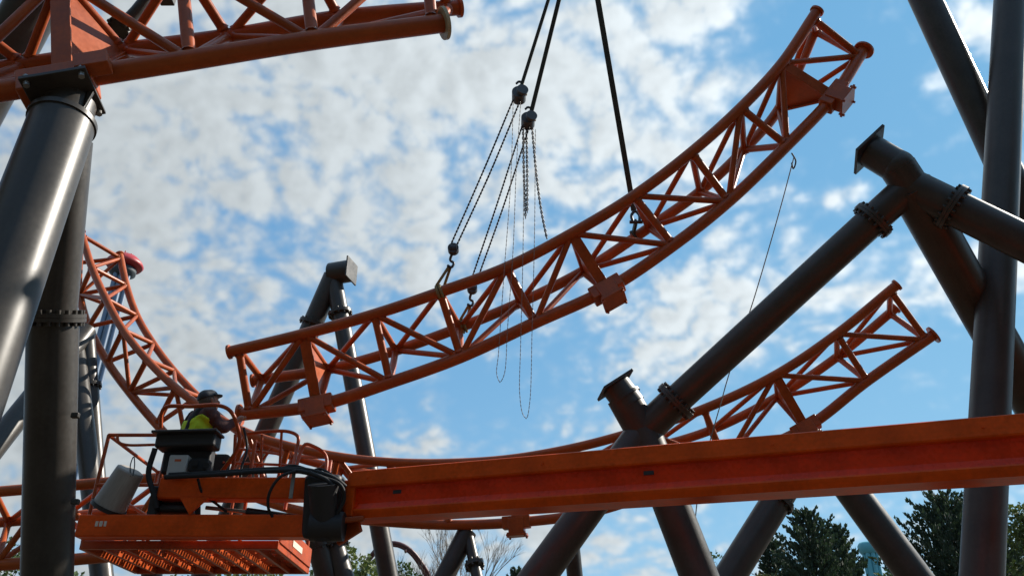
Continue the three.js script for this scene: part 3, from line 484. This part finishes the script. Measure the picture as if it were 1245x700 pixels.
{
  const foot = V(-3.79, 3.55, -9.42), f = V(0.72, 0, -0.69).normalize(), r = V(0.69, 0, 0.72).normalize();
  const J = (a, u, s) => foot.clone().addScaledVector(f, a).addScaledVector(r, s).add(V(0, u, 0));
  const hand = P(288, 511, 9.95), handL = J(0.42, 1.10, -0.2);
  const pel = J(0, 0.98, 0), chest = J(0.05, 1.33, 0), neck = J(0.07, 1.52, 0), headC = J(0.11, 1.68, 0), shR = J(0.06, 1.46, 0.19), shL = J(0.06, 1.46, -0.19);
  const elR = shR.clone().lerp(hand, 0.5).add(V(0.03, -0.14, 0.02)), elL = J(0.16, 1.18, -0.27);
  const bones = [[pel, chest, 0.145, 0.155], [chest, J(0.06, 1.44, 0), 0.15, 0.13], [J(0.06, 1.46, 0.05), shR, 0.085, 0.078], [J(0.06, 1.46, -0.05), shL, 0.085, 0.078], [J(0.06, 1.46, 0), J(0.10, 1.6, 0), 0.062, 0.056],
    [shR, elR, 0.058, 0.044], [elR, hand, 0.042, 0.03], [shL, elL, 0.058, 0.044], [elL, handL, 0.042, 0.03],
    [J(0, 0.95, 0.09), J(0.03, 0.52, 0.11), 0.092, 0.062], [J(0.03, 0.52, 0.11), J(-0.01, 0.09, 0.12), 0.06, 0.04], [J(0, 0.95, -0.09), J(0.03, 0.52, -0.11), 0.092, 0.062], [J(0.03, 0.52, -0.11), J(-0.01, 0.09, -0.12), 0.06, 0.04],
    [J(-0.05, 0.045, 0.12), J(0.17, 0.035, 0.13), 0.042, 0.034], [J(-0.05, 0.045, -0.12), J(0.17, 0.035, -0.13), 0.042, 0.034]];
  const sub = (idx, k = 0.05) => p => { let d = 1e9; for (const i of idx) d = smin(d, capsule(p, ...bones[i]), k); return d; };
  const all = sub(bones.map((_, i) => i)), torso = sub([0, 1, 2, 3]), arms = sub([5, 6, 7, 8]), legs = sub([9, 10, 11, 12, 0]), feet = sub([13, 14]);
  // head: cranium, jaw, nose, ears, turned up towards the track
  const hf = f.clone().multiplyScalar(0.9).add(V(0, 0.42, 0)).normalize(), hu = V(0, 1, 0).addScaledVector(hf, -hf.y).normalize(), hr = hf.clone().cross(hu).normalize(), H = (a, u, s) => headC.clone().addScaledVector(hf, a).addScaledVector(hu, u).addScaledVector(hr, s);
  const head = p => { let d = capsule(p, H(-0.025, 0.035, 0), H(0.02, 0.03, 0), 0.088, 0.085); d = smin(d, capsule(p, H(0.035, -0.05, 0), H(0.05, -0.085, 0), 0.06, 0.036), 0.05); d = smin(d, capsule(p, H(0.10, 0.0, 0), H(0.117, -0.03, 0), 0.012, 0.017), 0.02); d = smin(d, capsule(p, H(0.09, -0.065, -0.015), H(0.09, -0.065, 0.015), 0.012, 0.012), 0.015);
    for (const s of [-1, 1]) { d = smin(d, capsule(p, H(-0.005, 0.01, s * 0.086), H(-0.01, -0.025, s * 0.084), 0.02, 0.013), 0.012); d = smin(d, -(capsule(p, H(0.106, 0.012, s * 0.034), H(0.106, 0.012, s * 0.03), 0.01, 0.01)) < 0 ? d : d, 0.001); } return smin(d, capsule(p, J(0.075, 1.50, 0), H(-0.02, -0.03, 0), 0.06, 0.058), 0.03); };
  const handSdf = (w, fr) => { const ax = dirOf(fr, w), sd = ax.clone().cross(V(0, 1, 0)).normalize(), dn = V(0, -1, 0); const G = (a, s, d) => w.clone().addScaledVector(ax, a).addScaledVector(sd, s).addScaledVector(dn, d);
    const segs = [[G(0, 0, 0), G(0.05, 0.012, 0), 0.03, 0.034], [G(0.05, -0.015, 0), G(0.06, 0.02, 0), 0.022, 0.022]]; [[-0.028, 0.07], [-0.009, 0.08], [0.011, 0.075], [0.03, 0.06]].forEach(([s, L]) => { segs.push([G(0.075, s, 0.002), G(0.075 + L * 0.5, s, 0.014), 0.0095, 0.009], [G(0.075 + L * 0.5, s, 0.014), G(0.075 + L * 0.7, s, 0.045), 0.009, 0.0075]); }); segs.push([G(0.02, -0.03, 0.006), G(0.06, -0.058, 0.024), 0.012, 0.009]);
    return p => { let d = 1e9; for (const q of segs) d = smin(d, capsule(p, ...q), 0.008); return d; }; };
  const t = thing('person', 'worker in a dark cap and yellow-green vest standing on the lift platform, reaching out', 'person', foot);
  const lo = foot.clone().add(V(-0.6, -0.02, -0.85)), hi = foot.clone().add(V(1.1, 1.62, 0.6));
  const tlo = foot.clone().add(V(-0.4, 0.86, -0.4)), thi = foot.clone().add(V(0.5, 1.62, 0.4));
  const around = (c, s) => [c.clone().addScalar(-s), c.clone().addScalar(s)];
  const skin = plain(0.30, 0.15, 0.10, 0.6), body = mesh('body', [polygonise(all, lo, hi, 0.022), polygonise(head, ...around(headC, 0.22), 0.007), polygonise(handSdf(hand, elR), ...around(hand.clone().addScaledVector(dirOf(elR, hand), 0.06), 0.15), 0.0055), polygonise(handSdf(handL, elL), ...around(handL.clone().addScaledVector(dirOf(elL, handL), 0.06), 0.15), 0.0055)], skin, t);
  for (const s of [-1, 1]) mesh('eye', new THREE.SphereGeometry(0.011, 12, 8).translate(...H(0.099, 0.012, s * 0.033).toArray()), plain(0.6, 0.58, 0.55, 0.3), body);
  const shirt = plain(0.075, 0.030, 0.028, 0.9), vestM = plain(0.50, 0.68, 0.02, 0.8), trous = plain(0.03, 0.035, 0.05, 0.9);
  const wrist = p => Math.max(p.distanceTo(hand) < 0.07 ? 0.07 - p.distanceTo(hand) : -1, p.distanceTo(handL) < 0.07 ? 0.07 - p.distanceTo(handL) : -1);
  const up = p => p.y - foot.y;
  const crease = p => 0.006 * Math.sin(p.y * 46 + Math.sin(p.x * 31) * 2 + p.z * 22);
  mesh('shirt', polygonise(p => Math.max(smin(torso(p), arms(p), 0.06) - 0.016 + crease(p), 0.98 - up(p), up(p) - 1.545, wrist(p)), lo, hi, 0.02), shirt, body);
  mesh('vest', polygonise(p => Math.max(torso(p) - 0.034 + crease(p) * 0.7, 0.9 - up(p), up(p) - 1.40 - 0.03 * Math.sin(p.x * 20)), tlo, thi, 0.018), vestM, body);
  { const bandY = 1.22; mesh('dark_band', polygonise(p => Math.max(torso(p) - 0.042, Math.abs(up(p) - bandY - 0.12 * (p.x - foot.x)) - 0.022), tlo, thi, 0.014), plain(0.02, 0.02, 0.022, 0.8), body); }
  for (const s of [-1, 1]) mesh('harness_strap', polygonise(p => { const q = p.clone().sub(foot), side = q.dot(r) - s * 0.085 - s * 0.12 * (up(p) - 1.3); return Math.max(smin(torso(p), 1e3, 0.01) - 0.044, Math.abs(side) - 0.02, 1.1 - up(p), up(p) - 1.56); }, tlo, thi, 0.014), plain(0.02, 0.02, 0.022, 0.8), body);
  mesh('trousers', polygonise(p => Math.max(legs(p) - 0.016 + crease(p), up(p) - 1.0, 0.07 - up(p)), lo, hi, 0.022), trous, body);
  mesh('boots', polygonise(p => Math.max(feet(p) - 0.012, up(p) - 0.16), lo, foot.clone().add(V(0.6, 0.25, 0.5)), 0.016), plain(0.05, 0.035, 0.022, 0.8), body);
  mesh('hair', polygonise(p => Math.max(capsule(p, H(-0.03, 0.035, 0), H(0, 0.03, 0), 0.094, 0.092), p.clone().sub(headC).dot(hf) - 0.03, -(p.clone().sub(headC).dot(hu) + 0.05)), ...around(headC, 0.18), 0.009), plain(0.10, 0.085, 0.07, 0.9), body);
  const cap = mesh('cap', [polygonise(p => Math.max(capsule(p, H(-0.03, 0.05, 0), H(0.022, 0.048, 0), 0.104, 0.1), -(p.clone().sub(headC).dot(hu) - 0.045)), ...around(headC, 0.2), 0.009)], plain(0.018, 0.018, 0.022, 0.6), body);
  mesh('cap_brim', polygonise(p => { const q = p.clone().sub(headC), a = q.dot(hf), u = q.dot(hu), s = q.dot(hr); return Math.max(Math.hypot(a - 0.06, s) - 0.115, Math.abs(u - 0.05 + (a - 0.06) * 0.15) - 0.008, 0.03 - a); }, ...around(headC, 0.22), 0.008), plain(0.018, 0.018, 0.022, 0.6), cap);
}

// ------------------------------------------------------------------ rigging
function chain(pts, wire = 0.006, pitch = 0.045, wide = 0.019) {                   // alternating links along a hanging line
  const c = new THREE.CatmullRomCurve3(pts, false, 'centripetal'), n = Math.max(2, Math.round(c.getLength() / pitch)), gs = [];
  const link = new THREE.TorusGeometry(wide, wire, 5, 10).scale(1, 1.5 * pitch / 0.045 * 0.019 / wide, 1);
  for (let i = 0; i < n; i++) { const p = c.getPointAt((i + 0.5) / n), tg = c.getTangentAt((i + 0.5) / n), m = basis(V(0, 0, 0), tg, V(0, 0, 1)).multiply(new THREE.Matrix4().makeRotationY(i % 2 ? Math.PI / 2 : 0)); m.setPosition(p); gs.push(link.clone().applyMatrix4(m)); }
  return gs;
}
const hookAt = P(706, -95, 12.3);
{
  const t = thing('crane_hook', 'steel hook block of the crane gathering the lifting straps', 'crane hook', hookAt);
  mesh('block', [box(hookAt.x, hookAt.y + 0.75, hookAt.z, 0.5, 0.7, 0.22, 0.08)], M.boom, t); mesh('hook', tubeAlong([[0, 0.42], [0, 0.2], [0.13, 0.08], [0.13, -0.06], [0, -0.14], [-0.13, -0.06], [-0.14, 0.04]].map(([x, y]) => V(hookAt.x + x, hookAt.y + y, hookAt.z)), 0.045, 6, 12), M.steel, t);
  for (const s of [-1, 1]) mesh('wire_rope', cyl(V(hookAt.x + s * 0.16, hookAt.y + 1, hookAt.z), V(hookAt.x + s * 0.16, hookAt.y + 22, hookAt.z), 0.012, 0.012, 8), M.chain, t);
}
function strap(label, a, b, w) { const t = thing('lifting_strap', label, 'lifting strap', b, 'straps from the crane hook'); mesh('webbing', bar(b, a, w, 0.028, V(0, 0, 1), 0.008), M.web, t); return t; }
const K6 = liftedInfo.tri[6].K.clone().lerp(liftedInfo.tri[5].K, 0.22), shack = P(773, 264, 12.75);
strap('long dark strap running down to the shackle by the middle rail', hookAt.clone().add(V(0.06, 0, 0)), shack.clone().add(V(-0.02, 0.12, 0)), 0.085);
const h1 = P(631, 116, 12.15), h2 = P(642, 147, 12.5);
strap('dark strap holding the upper chain hoist', hookAt.clone().add(V(-0.11, 0, 0.03)), h1.clone().add(V(0.03, 0.16, 0)), 0.052);
strap('dark strap holding the lower chain hoist', hookAt.clone().add(V(-0.04, 0, -0.04)), h2.clone().add(V(0.04, 0.12, 0)), 0.066);
{
  const t = thing('shackle', 'dark shackle and choker sling on the far rail below the long strap', 'shackle', shack);
  mesh('bow', tubeAlong([[-0.05, -0.1], [-0.06, 0.04], [0, 0.11], [0.06, 0.04], [0.05, -0.1]].map(([x, y]) => V(shack.x + x, shack.y + y, shack.z)), 0.024, 6, 10), M.chain, t); mesh('pin', cyl(V(shack.x - 0.1, shack.y - 0.09, shack.z), V(shack.x + 0.1, shack.y - 0.09, shack.z), 0.026, 0.026, 12), M.chain, t);
  mesh('sling', [bar(V(shack.x, shack.y - 0.08, shack.z), K6.clone().add(V(-0.02, 0.05, 0)), 0.12, 0.045, V(0, 0, 1), 0.015), new THREE.TorusGeometry(RAIL + 0.02, 0.022, 8, 24).applyMatrix4(basis(V(0, 0, 0), dirOf(liftedInfo.tri[5].K, liftedInfo.tri[6].K)).multiply(new THREE.Matrix4().makeRotationX(Math.PI / 2))).translate(K6.x, K6.y, K6.z)], M.web, t);
}
function hoist(label, h, hookP, railP, railAx, slack, handPts) {
  const t = thing('chain_hoist', label, 'chain hoist', h, 'chain hoists on the crane straps');
  const down = dirOf(h, hookP), body = mesh('body', [cyl(h.clone().add(V(0, 0, -0.09)), h.clone().add(V(0, 0, 0.09)), 0.105, 0.105, 24), box(h.x, h.y + 0.05, h.z, 0.18, 0.12, 0.14, 0.03)], M.bodyGrey, t);
  mesh('hand_wheel', disc(h.clone().add(V(0.05, -0.01, 0.13)), V(0.3, 0, 1).normalize(), 0.085, 0.05, 24), M.bodyGrey, body); mesh('name_plate', box(h.x + 0.10, h.y + 0.01, h.z + 0.06, 0.04, 0.11, 0.05), M.brass, body);
  mesh('top_hook', tubeAlong([[0, 0.1], [0.01, 0.16], [0.05, 0.19], [0.06, 0.24], [0.0, 0.27], [-0.04, 0.23]].map(([x, y]) => h.clone().add(V(x, y, 0))), 0.018, 6, 8), M.chain, t);
  for (const s of [-1, 1]) { const o = mesh('load_chain', chain([h.clone().add(V(s * 0.06 - 0.03, -0.08, s * 0.02)), h.clone().lerp(hookP, 0.5).add(V(s * 0.055, 0, 0)), hookP.clone().add(V(s * 0.045, 0.09, 0))], 0.007, 0.027, 0.0085), M.chain, t); o.userData.kind = 'stuff'; }
  mesh('hook_block', [cyl(hookP.clone().add(V(-0.05, 0.03, 0)), hookP.clone().add(V(0.05, 0.03, 0)), 0.075, 0.075, 18), cyl(hookP.clone().add(V(0, 0.03, -0.05)), hookP.clone().add(V(0, 0.03, 0.05)), 0.08, 0.08, 18)], M.chain, t);
  const hk = hookP.clone().addScaledVector(dirOf(hookP, railP), 0.14); mesh('lower_hook', tubeAlong([hookP, hk, hk.clone().add(V(0.05, -0.05, 0)), hk.clone().add(V(0.02, -0.12, 0)), hk.clone().add(V(-0.04, -0.09, 0))], 0.02, 6, 8), M.chain, t);
  for (const s of slack) { const o = mesh('slack_chain', chain(s, 0.008, 0.036, 0.0135), M.chain, t); o.userData.kind = 'stuff'; }
  const hc = mesh('hand_chain', chain(handPts, 0.0024, 0.03, 0.004), M.handChain, t); hc.userData.kind = 'stuff';
  const sl = thing('choker_sling', label.includes('upper') ? 'pale yellow choker sling round the near rail' : 'pale yellow choker sling round the far rail', 'sling', railP);
  const a = hk.clone().add(V(0, -0.1, 0)), perp = railAx.clone().cross(V(0, 0, 1)).normalize();
  mesh('eye_strap', [bar(a.clone().add(V(-0.012, 0, 0)), railP.clone().add(V(-0.05, 0.06, 0.085)), 0.042, 0.016, V(0, 0, 1), 0.005), bar(a.clone().add(V(0.012, 0, 0)), railP.clone().add(V(0.03, 0.06, -0.06)), 0.042, 0.016, V(0, 0, 1), 0.005)], M.yellowWeb, sl);
  mesh('wrap', [-0.03, 0.02].map(k => new THREE.TorusGeometry(RAIL + 0.014, 0.022, 8, 24).applyMatrix4(basis(V(0, 0, 0), railAx).multiply(new THREE.Matrix4().makeRotationX(Math.PI / 2))).translate(...railP.clone().addScaledVector(railAx, k).toArray())), M.yellowWeb, sl);
}
{
  const T3 = liftedInfo.tri[3].T, K3 = liftedInfo.tri[3].K, ax = dirOf(liftedInfo.tri[2].T, liftedInfo.tri[4].T), axk = dirOf(liftedInfo.tri[2].K, liftedInfo.tri[4].K);
  hoist('upper grey chain hoist whose chains run to the near rail', h1, P(551, 305, 11.95), T3.clone(), ax, [], [[624, 125], [621, 220], [613, 330], [606, 430], [604, 455], [608, 464], [613, 455], [617, 400], [624, 300], [628, 200], [633, 126]].map(([u, v]) => P(u, v, 11.55)));
  hoist('lower grey chain hoist whose chains run to the far rail', h2, P(574, 353, 12.75), K3.clone().addScaledVector(axk, 0.06), axk, [[P(636, 155, 12.5), P(637, 210, 12.5), P(639, 265, 12.5)], [P(640, 155, 12.52), P(641, 210, 12.52), P(641, 258, 12.52)], [P(647, 155, 12.55), P(652, 210, 12.55), P(658, 255, 12.55), P(665, 290, 12.6)]], [[637, 156], [636, 300], [633, 420], [632, 480], [636, 504], [640, 508], [644, 490], [647, 400], [650, 280], [651, 158]].map(([u, v]) => P(u, v, 11.6)));
  const a = P(966, 190, 12.9), b = P(880, 478, 12.6), e = P(845, 640, 12.4), g = V(e.x - 0.1, 0.02, e.z + 0.4), t = thing('tag_line', 'thin tag line hanging slack from the raised end of the hanging section', 'rope', b);
  mesh('rope', tubeAlong([a, P(950, 250, 12.85), P(918, 360, 12.75), b, e, g], 0.0085, 10, 6), M.rope, t); mesh('knot', tubeAlong([P(963, 186, 12.85), P(968, 196, 12.8), P(965, 205, 12.85), P(963, 198, 12.9)], 0.012, 6, 8), M.web, t);
}

// ------------------------------------------------------------------ far things
{ // observation tower with a red saucer
  const D = 170, b0 = P(152, 317, D), base = V(b0.x, 0, b0.z), s = D / 1000, t = thing('tower', 'distant blue tower with a red saucer top beyond the left track', 'tower', base);
  const blue = plain(0.13, 0.18, 0.26, 0.5), red = plain(0.36, 0.03, 0.035, 0.45);
  const lathe = (pts, seg = 28) => new THREE.LatheGeometry(pts.map(([r, y]) => new THREE.Vector2(r * s, y * s)), seg).translate(b0.x, b0.y, b0.z);
  mesh('saucer', lathe([[0, 8], [6, 7.5], [14, 4], [20, -2], [22, -6], [20, -9], [8, -10]]), red, t); mesh('collar', lathe([[8, -10], [15, -12], [15, -18], [9, -22]]), plain(0.03, 0.04, 0.05), t);
  mesh('antenna', cyl(b0.clone().add(V(-3 * s, 6 * s, 0)), b0.clone().add(V(-3 * s, 14 * s, 0)), 0.8 * s), red, t); mesh('antenna', cyl(b0.clone().add(V(5 * s, 6 * s, 0)), b0.clone().add(V(5 * s, 10 * s, 0)), 0.8 * s), red, t);
  for (let k = 0; k < 6; k++) { const a = k / 6 * 2 * Math.PI; mesh('shaft_leg', cyl(V(b0.x + Math.cos(a) * 8 * s, 0, b0.z + Math.sin(a) * 8 * s), V(b0.x + Math.cos(a) * 8 * s, b0.y - 16 * s, b0.z + Math.sin(a) * 8 * s), 2.6 * s, 2.6 * s, 10), blue, t); }
  mesh('core', cyl(base, b0.clone().add(V(0, -16 * s, 0)), 5.5 * s), plain(0.30, 0.36, 0.42, 0.5), t);
}
{ // teal tower among the conifers
  const D = 70, b0 = P(1056, 661, D), base = V(b0.x, 0, b0.z), s = D / 1000, teal = plain(0.10, 0.36, 0.42, 0.55), t = thing('tower', 'pale teal stepped tower between the conifers', 'tower', base);
  mesh('head', new THREE.LatheGeometry([[0, 2], [11, 1], [13, -2], [13, -8], [10, -12]].map(([r, y]) => new THREE.Vector2(r * s, y * s)), 12).translate(b0.x, b0.y, b0.z), teal, t);
  for (let k = 0; k < 8; k++) { const a = k / 8 * 2 * Math.PI; mesh('shaft_pipe', cyl(V(b0.x + Math.cos(a) * 7 * s, 0, b0.z + Math.sin(a) * 7 * s), V(b0.x + Math.cos(a) * 7 * s, b0.y - 9 * s, b0.z + Math.sin(a) * 7 * s), 2.9 * s, 2.9 * s, 8), teal, t); }
}
{ // arched rail far behind
  const D = 60, t = thing('coaster_track', 'thin maroon arch of a distant coaster beside the bare tree', 'track', P(500, 690, D)); const mm = plain(0.10, 0.03, 0.03, 0.5);
  const foot = P(530, 725, D); mesh('rail', tubeAlong([P(440, 690, D), P(462, 664, D), P(480, 660, D), P(497, 667, D), P(512, 684, D), P(523, 706, D), V(foot.x + 0.6, 0, foot.z)], 0.15, 10, 10), mm, t); mesh('rail', tubeAlong([P(440, 693, D + 1), P(462, 667, D + 1), P(480, 663, D + 1), P(496, 670, D + 1), P(510, 687, D + 1), P(520, 708, D + 1), V(foot.x + 0.2, 0, foot.z - 1)], 0.12, 10, 10), mm, t);
  for (const [u, v] of [[470, 662], [494, 668], [511, 687]]) mesh('cross_tie', cyl(P(u - 2, v - 1, D - 0.1), P(u - 1, v + 3, D + 1.1), 0.09), mm, t);
  const p = P(462, 666, D); mesh('post', cyl(V(p.x, 0, p.z), p, 0.16), mm, t);
}
// trees
function leafGeo(items, flat) {                              // many small bent leaf clumps: items [pos, dir, size]
  const pos = [], uv = [], R = rng(items.length * 7 + 3);
  for (const [p, d, s] of items) {
    const x = V(R() - 0.5, R() - 0.5, R() - 0.5).cross(d).normalize(), w = s * (flat || 0.45);
    const tip = p.clone().addScaledVector(d, s), l = p.clone().addScaledVector(d, s * 0.45).addScaledVector(x, w), r = p.clone().addScaledVector(d, s * 0.45).addScaledVector(x, -w).addScaledVector(d.clone().cross(x), w * 0.5);
    for (const q of [p, l, tip, p, tip, r]) { pos.push(q.x, q.y, q.z); uv.push(0, 0); }
  }
  const g = new THREE.BufferGeometry(); g.setAttribute('position', new THREE.Float32BufferAttribute(pos, 3)); g.setAttribute('uv', new THREE.Float32BufferAttribute(uv, 2)); g.computeVertexNormals(); return g;
}
const leafMat = (r, g, b) => new THREE.MeshPhysicalMaterial({ color: new THREE.Color().setRGB(r, g, b), roughness: 0.9, transmission: 0.25, thickness: 0, side: THREE.DoubleSide });
const barkM = plain(0.06, 0.045, 0.035, 0.95);
function conifer(u, vTop, D, wide, label, seed, mat, group) {
  const top = P(u, vTop, D), base = V(top.x, 0, top.z), H = top.y, R = rng(seed), t = thing('conifer_tree', label, 'tree', base, group), items = [], limbs = [], wm = wide * D / 1000;
  mesh('trunk', cyl(base, V(top.x, H * 0.96, top.z), H * 0.018 + 0.06, 0.03, 10), barkM, t);
  const n = Math.round(H * 17);
  for (let i = 0; i < n; i++) {
    const k = Math.pow(i / n, 0.9), y = H * (0.10 + 0.88 * k), a = i * 2.39996 + R() * 0.6, len = wm * (Math.pow(1 - k, 0.6) * (0.66 + 0.5 * R()) + 0.05) * (R() < 0.12 ? 1.25 : 1), rise = lerp(0.15, 1.1, k) + (R() - 0.5) * 0.3;
    const d = V(Math.cos(a), rise, Math.sin(a)).normalize(), s = V(top.x, y - len * rise * 0.35, top.z), e = s.clone().addScaledVector(d, len);
    if (i % 2 === 0) limbs.push(cyl(s, e.clone().lerp(s, 0.15), 0.035, 0.012, 5));
    const m = Math.max(10, Math.round(len * 26));
    for (let j = 0; j < m; j++) { const q = 0.2 + 0.8 * (j + R()) / m, p = s.clone().lerp(e, q).add(V((R() - 0.5), (R() - 0.5) * 0.8, (R() - 0.5)).multiplyScalar(0.42 * (1.15 - q * 0.7) * clamp(len * 0.45, 0.6, 1.6))), dd = d.clone().multiplyScalar(0.8).add(V(R() - 0.5, R() * 0.9 - 0.05, R() - 0.5).multiplyScalar(1.2)).normalize(); items.push([p, dd, 0.15 + R() * 0.20]); }
  }
  const tip = V(top.x, H - 0.5, top.z); for (let j = 0; j < 40; j++) items.push([tip.clone().add(V((R() - 0.5) * 0.3, R() * 0.35 - 0.5, (R() - 0.5) * 0.3)), V(R() - 0.5, 1.6, R() - 0.5).normalize(), 0.35]);
  if (limbs.length) mesh('limbs', limbs, barkM, t).userData.kind = 'stuff';
  const c = mesh('crown', leafGeo(items, 0.3), mat, t); c.userData.kind = 'stuff'; return t;
}
function broadleaf(u, vTop, D, wide, label, seed, mat, group, dens = 1, at = null, leaf = 1) {
  const top = at || P(u, vTop, D), base = V(top.x, 0, top.z), H = top.y, R = rng(seed), t = thing('broadleaf_tree', label, 'tree', base, group), items = [], wm = at ? wide : wide * D / 1000, limbs = [];
  mesh('trunk', cyl(base, V(top.x + 0.2, H * 0.55, top.z), H * 0.022 + 0.08, H * 0.01 + 0.04, 10), barkM, t);
  const clumps = []; for (let i = 0; i < 34; i++) { const a = i * 2.39996, k = R(), y = H * (0.34 + 0.62 * k), rr = wm * Math.sqrt(clamp(1 - Math.pow((k - 0.42) / 0.62, 2))) * (0.35 + 0.65 * R()); clumps.push([V(top.x + Math.cos(a) * rr, y, top.z + Math.sin(a) * rr), wm * (0.17 + 0.16 * R())]); limbs.push(cyl(V(top.x + 0.1, H * (0.28 + 0.25 * k), top.z), clumps[i][0], 0.07, 0.015, 5)); }
  for (const [c, r] of clumps) { const n = Math.round(r * r * 190 * dens + 40); for (let j = 0; j < n; j++) { const d = V(R() - 0.5, R() - 0.5, R() - 0.5).normalize(), p = c.clone().addScaledVector(d, r * (0.45 + 0.7 * Math.pow(R(), 0.7))); items.push([p, d.add(V(R() - 0.5, R() - 0.7, R() - 0.5)).normalize(), (0.16 + 0.16 * R()) * leaf]); } }
  mesh('limbs', limbs, barkM, t).userData.kind = 'stuff'; const c = mesh('crown', leafGeo(items, 0.42), mat, t); c.userData.kind = 'stuff'; return t;
}
const LC = leafMat(0.030, 0.052, 0.022), LC2 = leafMat(0.036, 0.060, 0.026), LB = leafMat(0.10, 0.135, 0.028), LB2 = leafMat(0.07, 0.11, 0.03), LB3 = leafMat(0.15, 0.14, 0.035);
conifer(978, 617, 52, 108, 'dark spiry conifer between the brown V legs', 11, LC);
conifer(1016, 634, 54, 66, 'narrow dark conifer leaning on its taller neighbour beside the teal tower', 12, LC2);
conifer(936, 652, 56, 70, 'small dark conifer partly hidden by the left V leg', 13, LC);
conifer(1143, 596, 50, 150, 'large dark conifer against the tall dark column', 14, LC);
conifer(1190, 625, 53, 120, 'dark conifer hidden behind the tall dark column', 15, LC2);
conifer(628, 688, 66, 60, 'low dark conifer top showing under the boom beside the slim post', 16, LC);
broadleaf(1240, 606, 46, 42, 'olive green leafy tree past the tall dark column', 21, LB);
broadleaf(866, 676, 58, 46, 'loose leafy tree beside the left V leg', 22, LB2);
broadleaf(925, 690, 50, 34, 'low yellowish bush in front of the dark conifers', 23, LB3);
broadleaf(438, 652, 50, 52, 'yellow green leafy tree below the boom nose', 24, LB);
broadleaf(492, 672, 58, 28, 'thin leafy tree touching the maroon arch', 25, LB2, null, 0.6);
broadleaf(300, 688, 48, 74, 'leafy tree below the mesh floor of the platform', 26, LB);
broadleaf(95, 684, 44, 30, 'leafy tree beside the foot of the flanged upright', 27, LB2);
broadleaf(12, 648, 56, 40, 'dark leafy tree behind the level track', 28, LB2);
broadleaf(215, 694, 52, 40, 'dark leafy tree behind the post under the platform', 29, LB2);
broadleaf(1085, 690, 56, 44, 'low leafy tree between the V leg and the large conifer', 30, LB2);
// unseen trees added behind the camera to keep open sky off shaded sides
for (let i = 0; i < 11; i++) { const a = lerp(-1.75, 1.5, i / 10), d = 21 + (i % 3) * 3; broadleaf(0, 0, 0, 4.6, 'tall unseen leafy tree added behind the camera to block open sky', 60 + i, LB2, 'unseen trees added to block open sky', 0.16, V(Math.sin(a) * d, 17 + (i * 7 % 5), Math.cos(a) * d), 3.2); }
{ // bare tree
  const D = 62, top = P(545, 666, D), base = V(top.x, 0, top.z), R = rng(91), t = thing('bare_tree', 'bare grey tree with fine twigs beside the maroon arch', 'tree', base), tw = plain(0.20, 0.18, 0.16, 0.95), fine = [];
  const grow = (p, d, L, r, k) => { const e = p.clone().addScaledVector(d, L); if (k < 2) mesh(k ? 'limb' : 'trunk', cyl(p, e, r, r * 0.7, 8), tw, t); else fine.push(cyl(p, e, r, r * 0.6, 4)); if (k > 5) return; const n = k < 1 ? 6 : 3; for (let i = 0; i < n; i++) grow(e.clone().lerp(p, R() * 0.3), d.clone().add(V(R() - 0.5, R() * 0.7 - 0.12, R() - 0.5).multiplyScalar(1.05)).normalize(), L * (0.55 + 0.25 * R()), r * 0.58, k + 1); };
  grow(base, V(0, 1, 0), top.y * 0.42, 0.2, 0); mesh('twigs', fine, tw, t).userData.kind = 'stuff';
}
renderer.render(scene, camera);
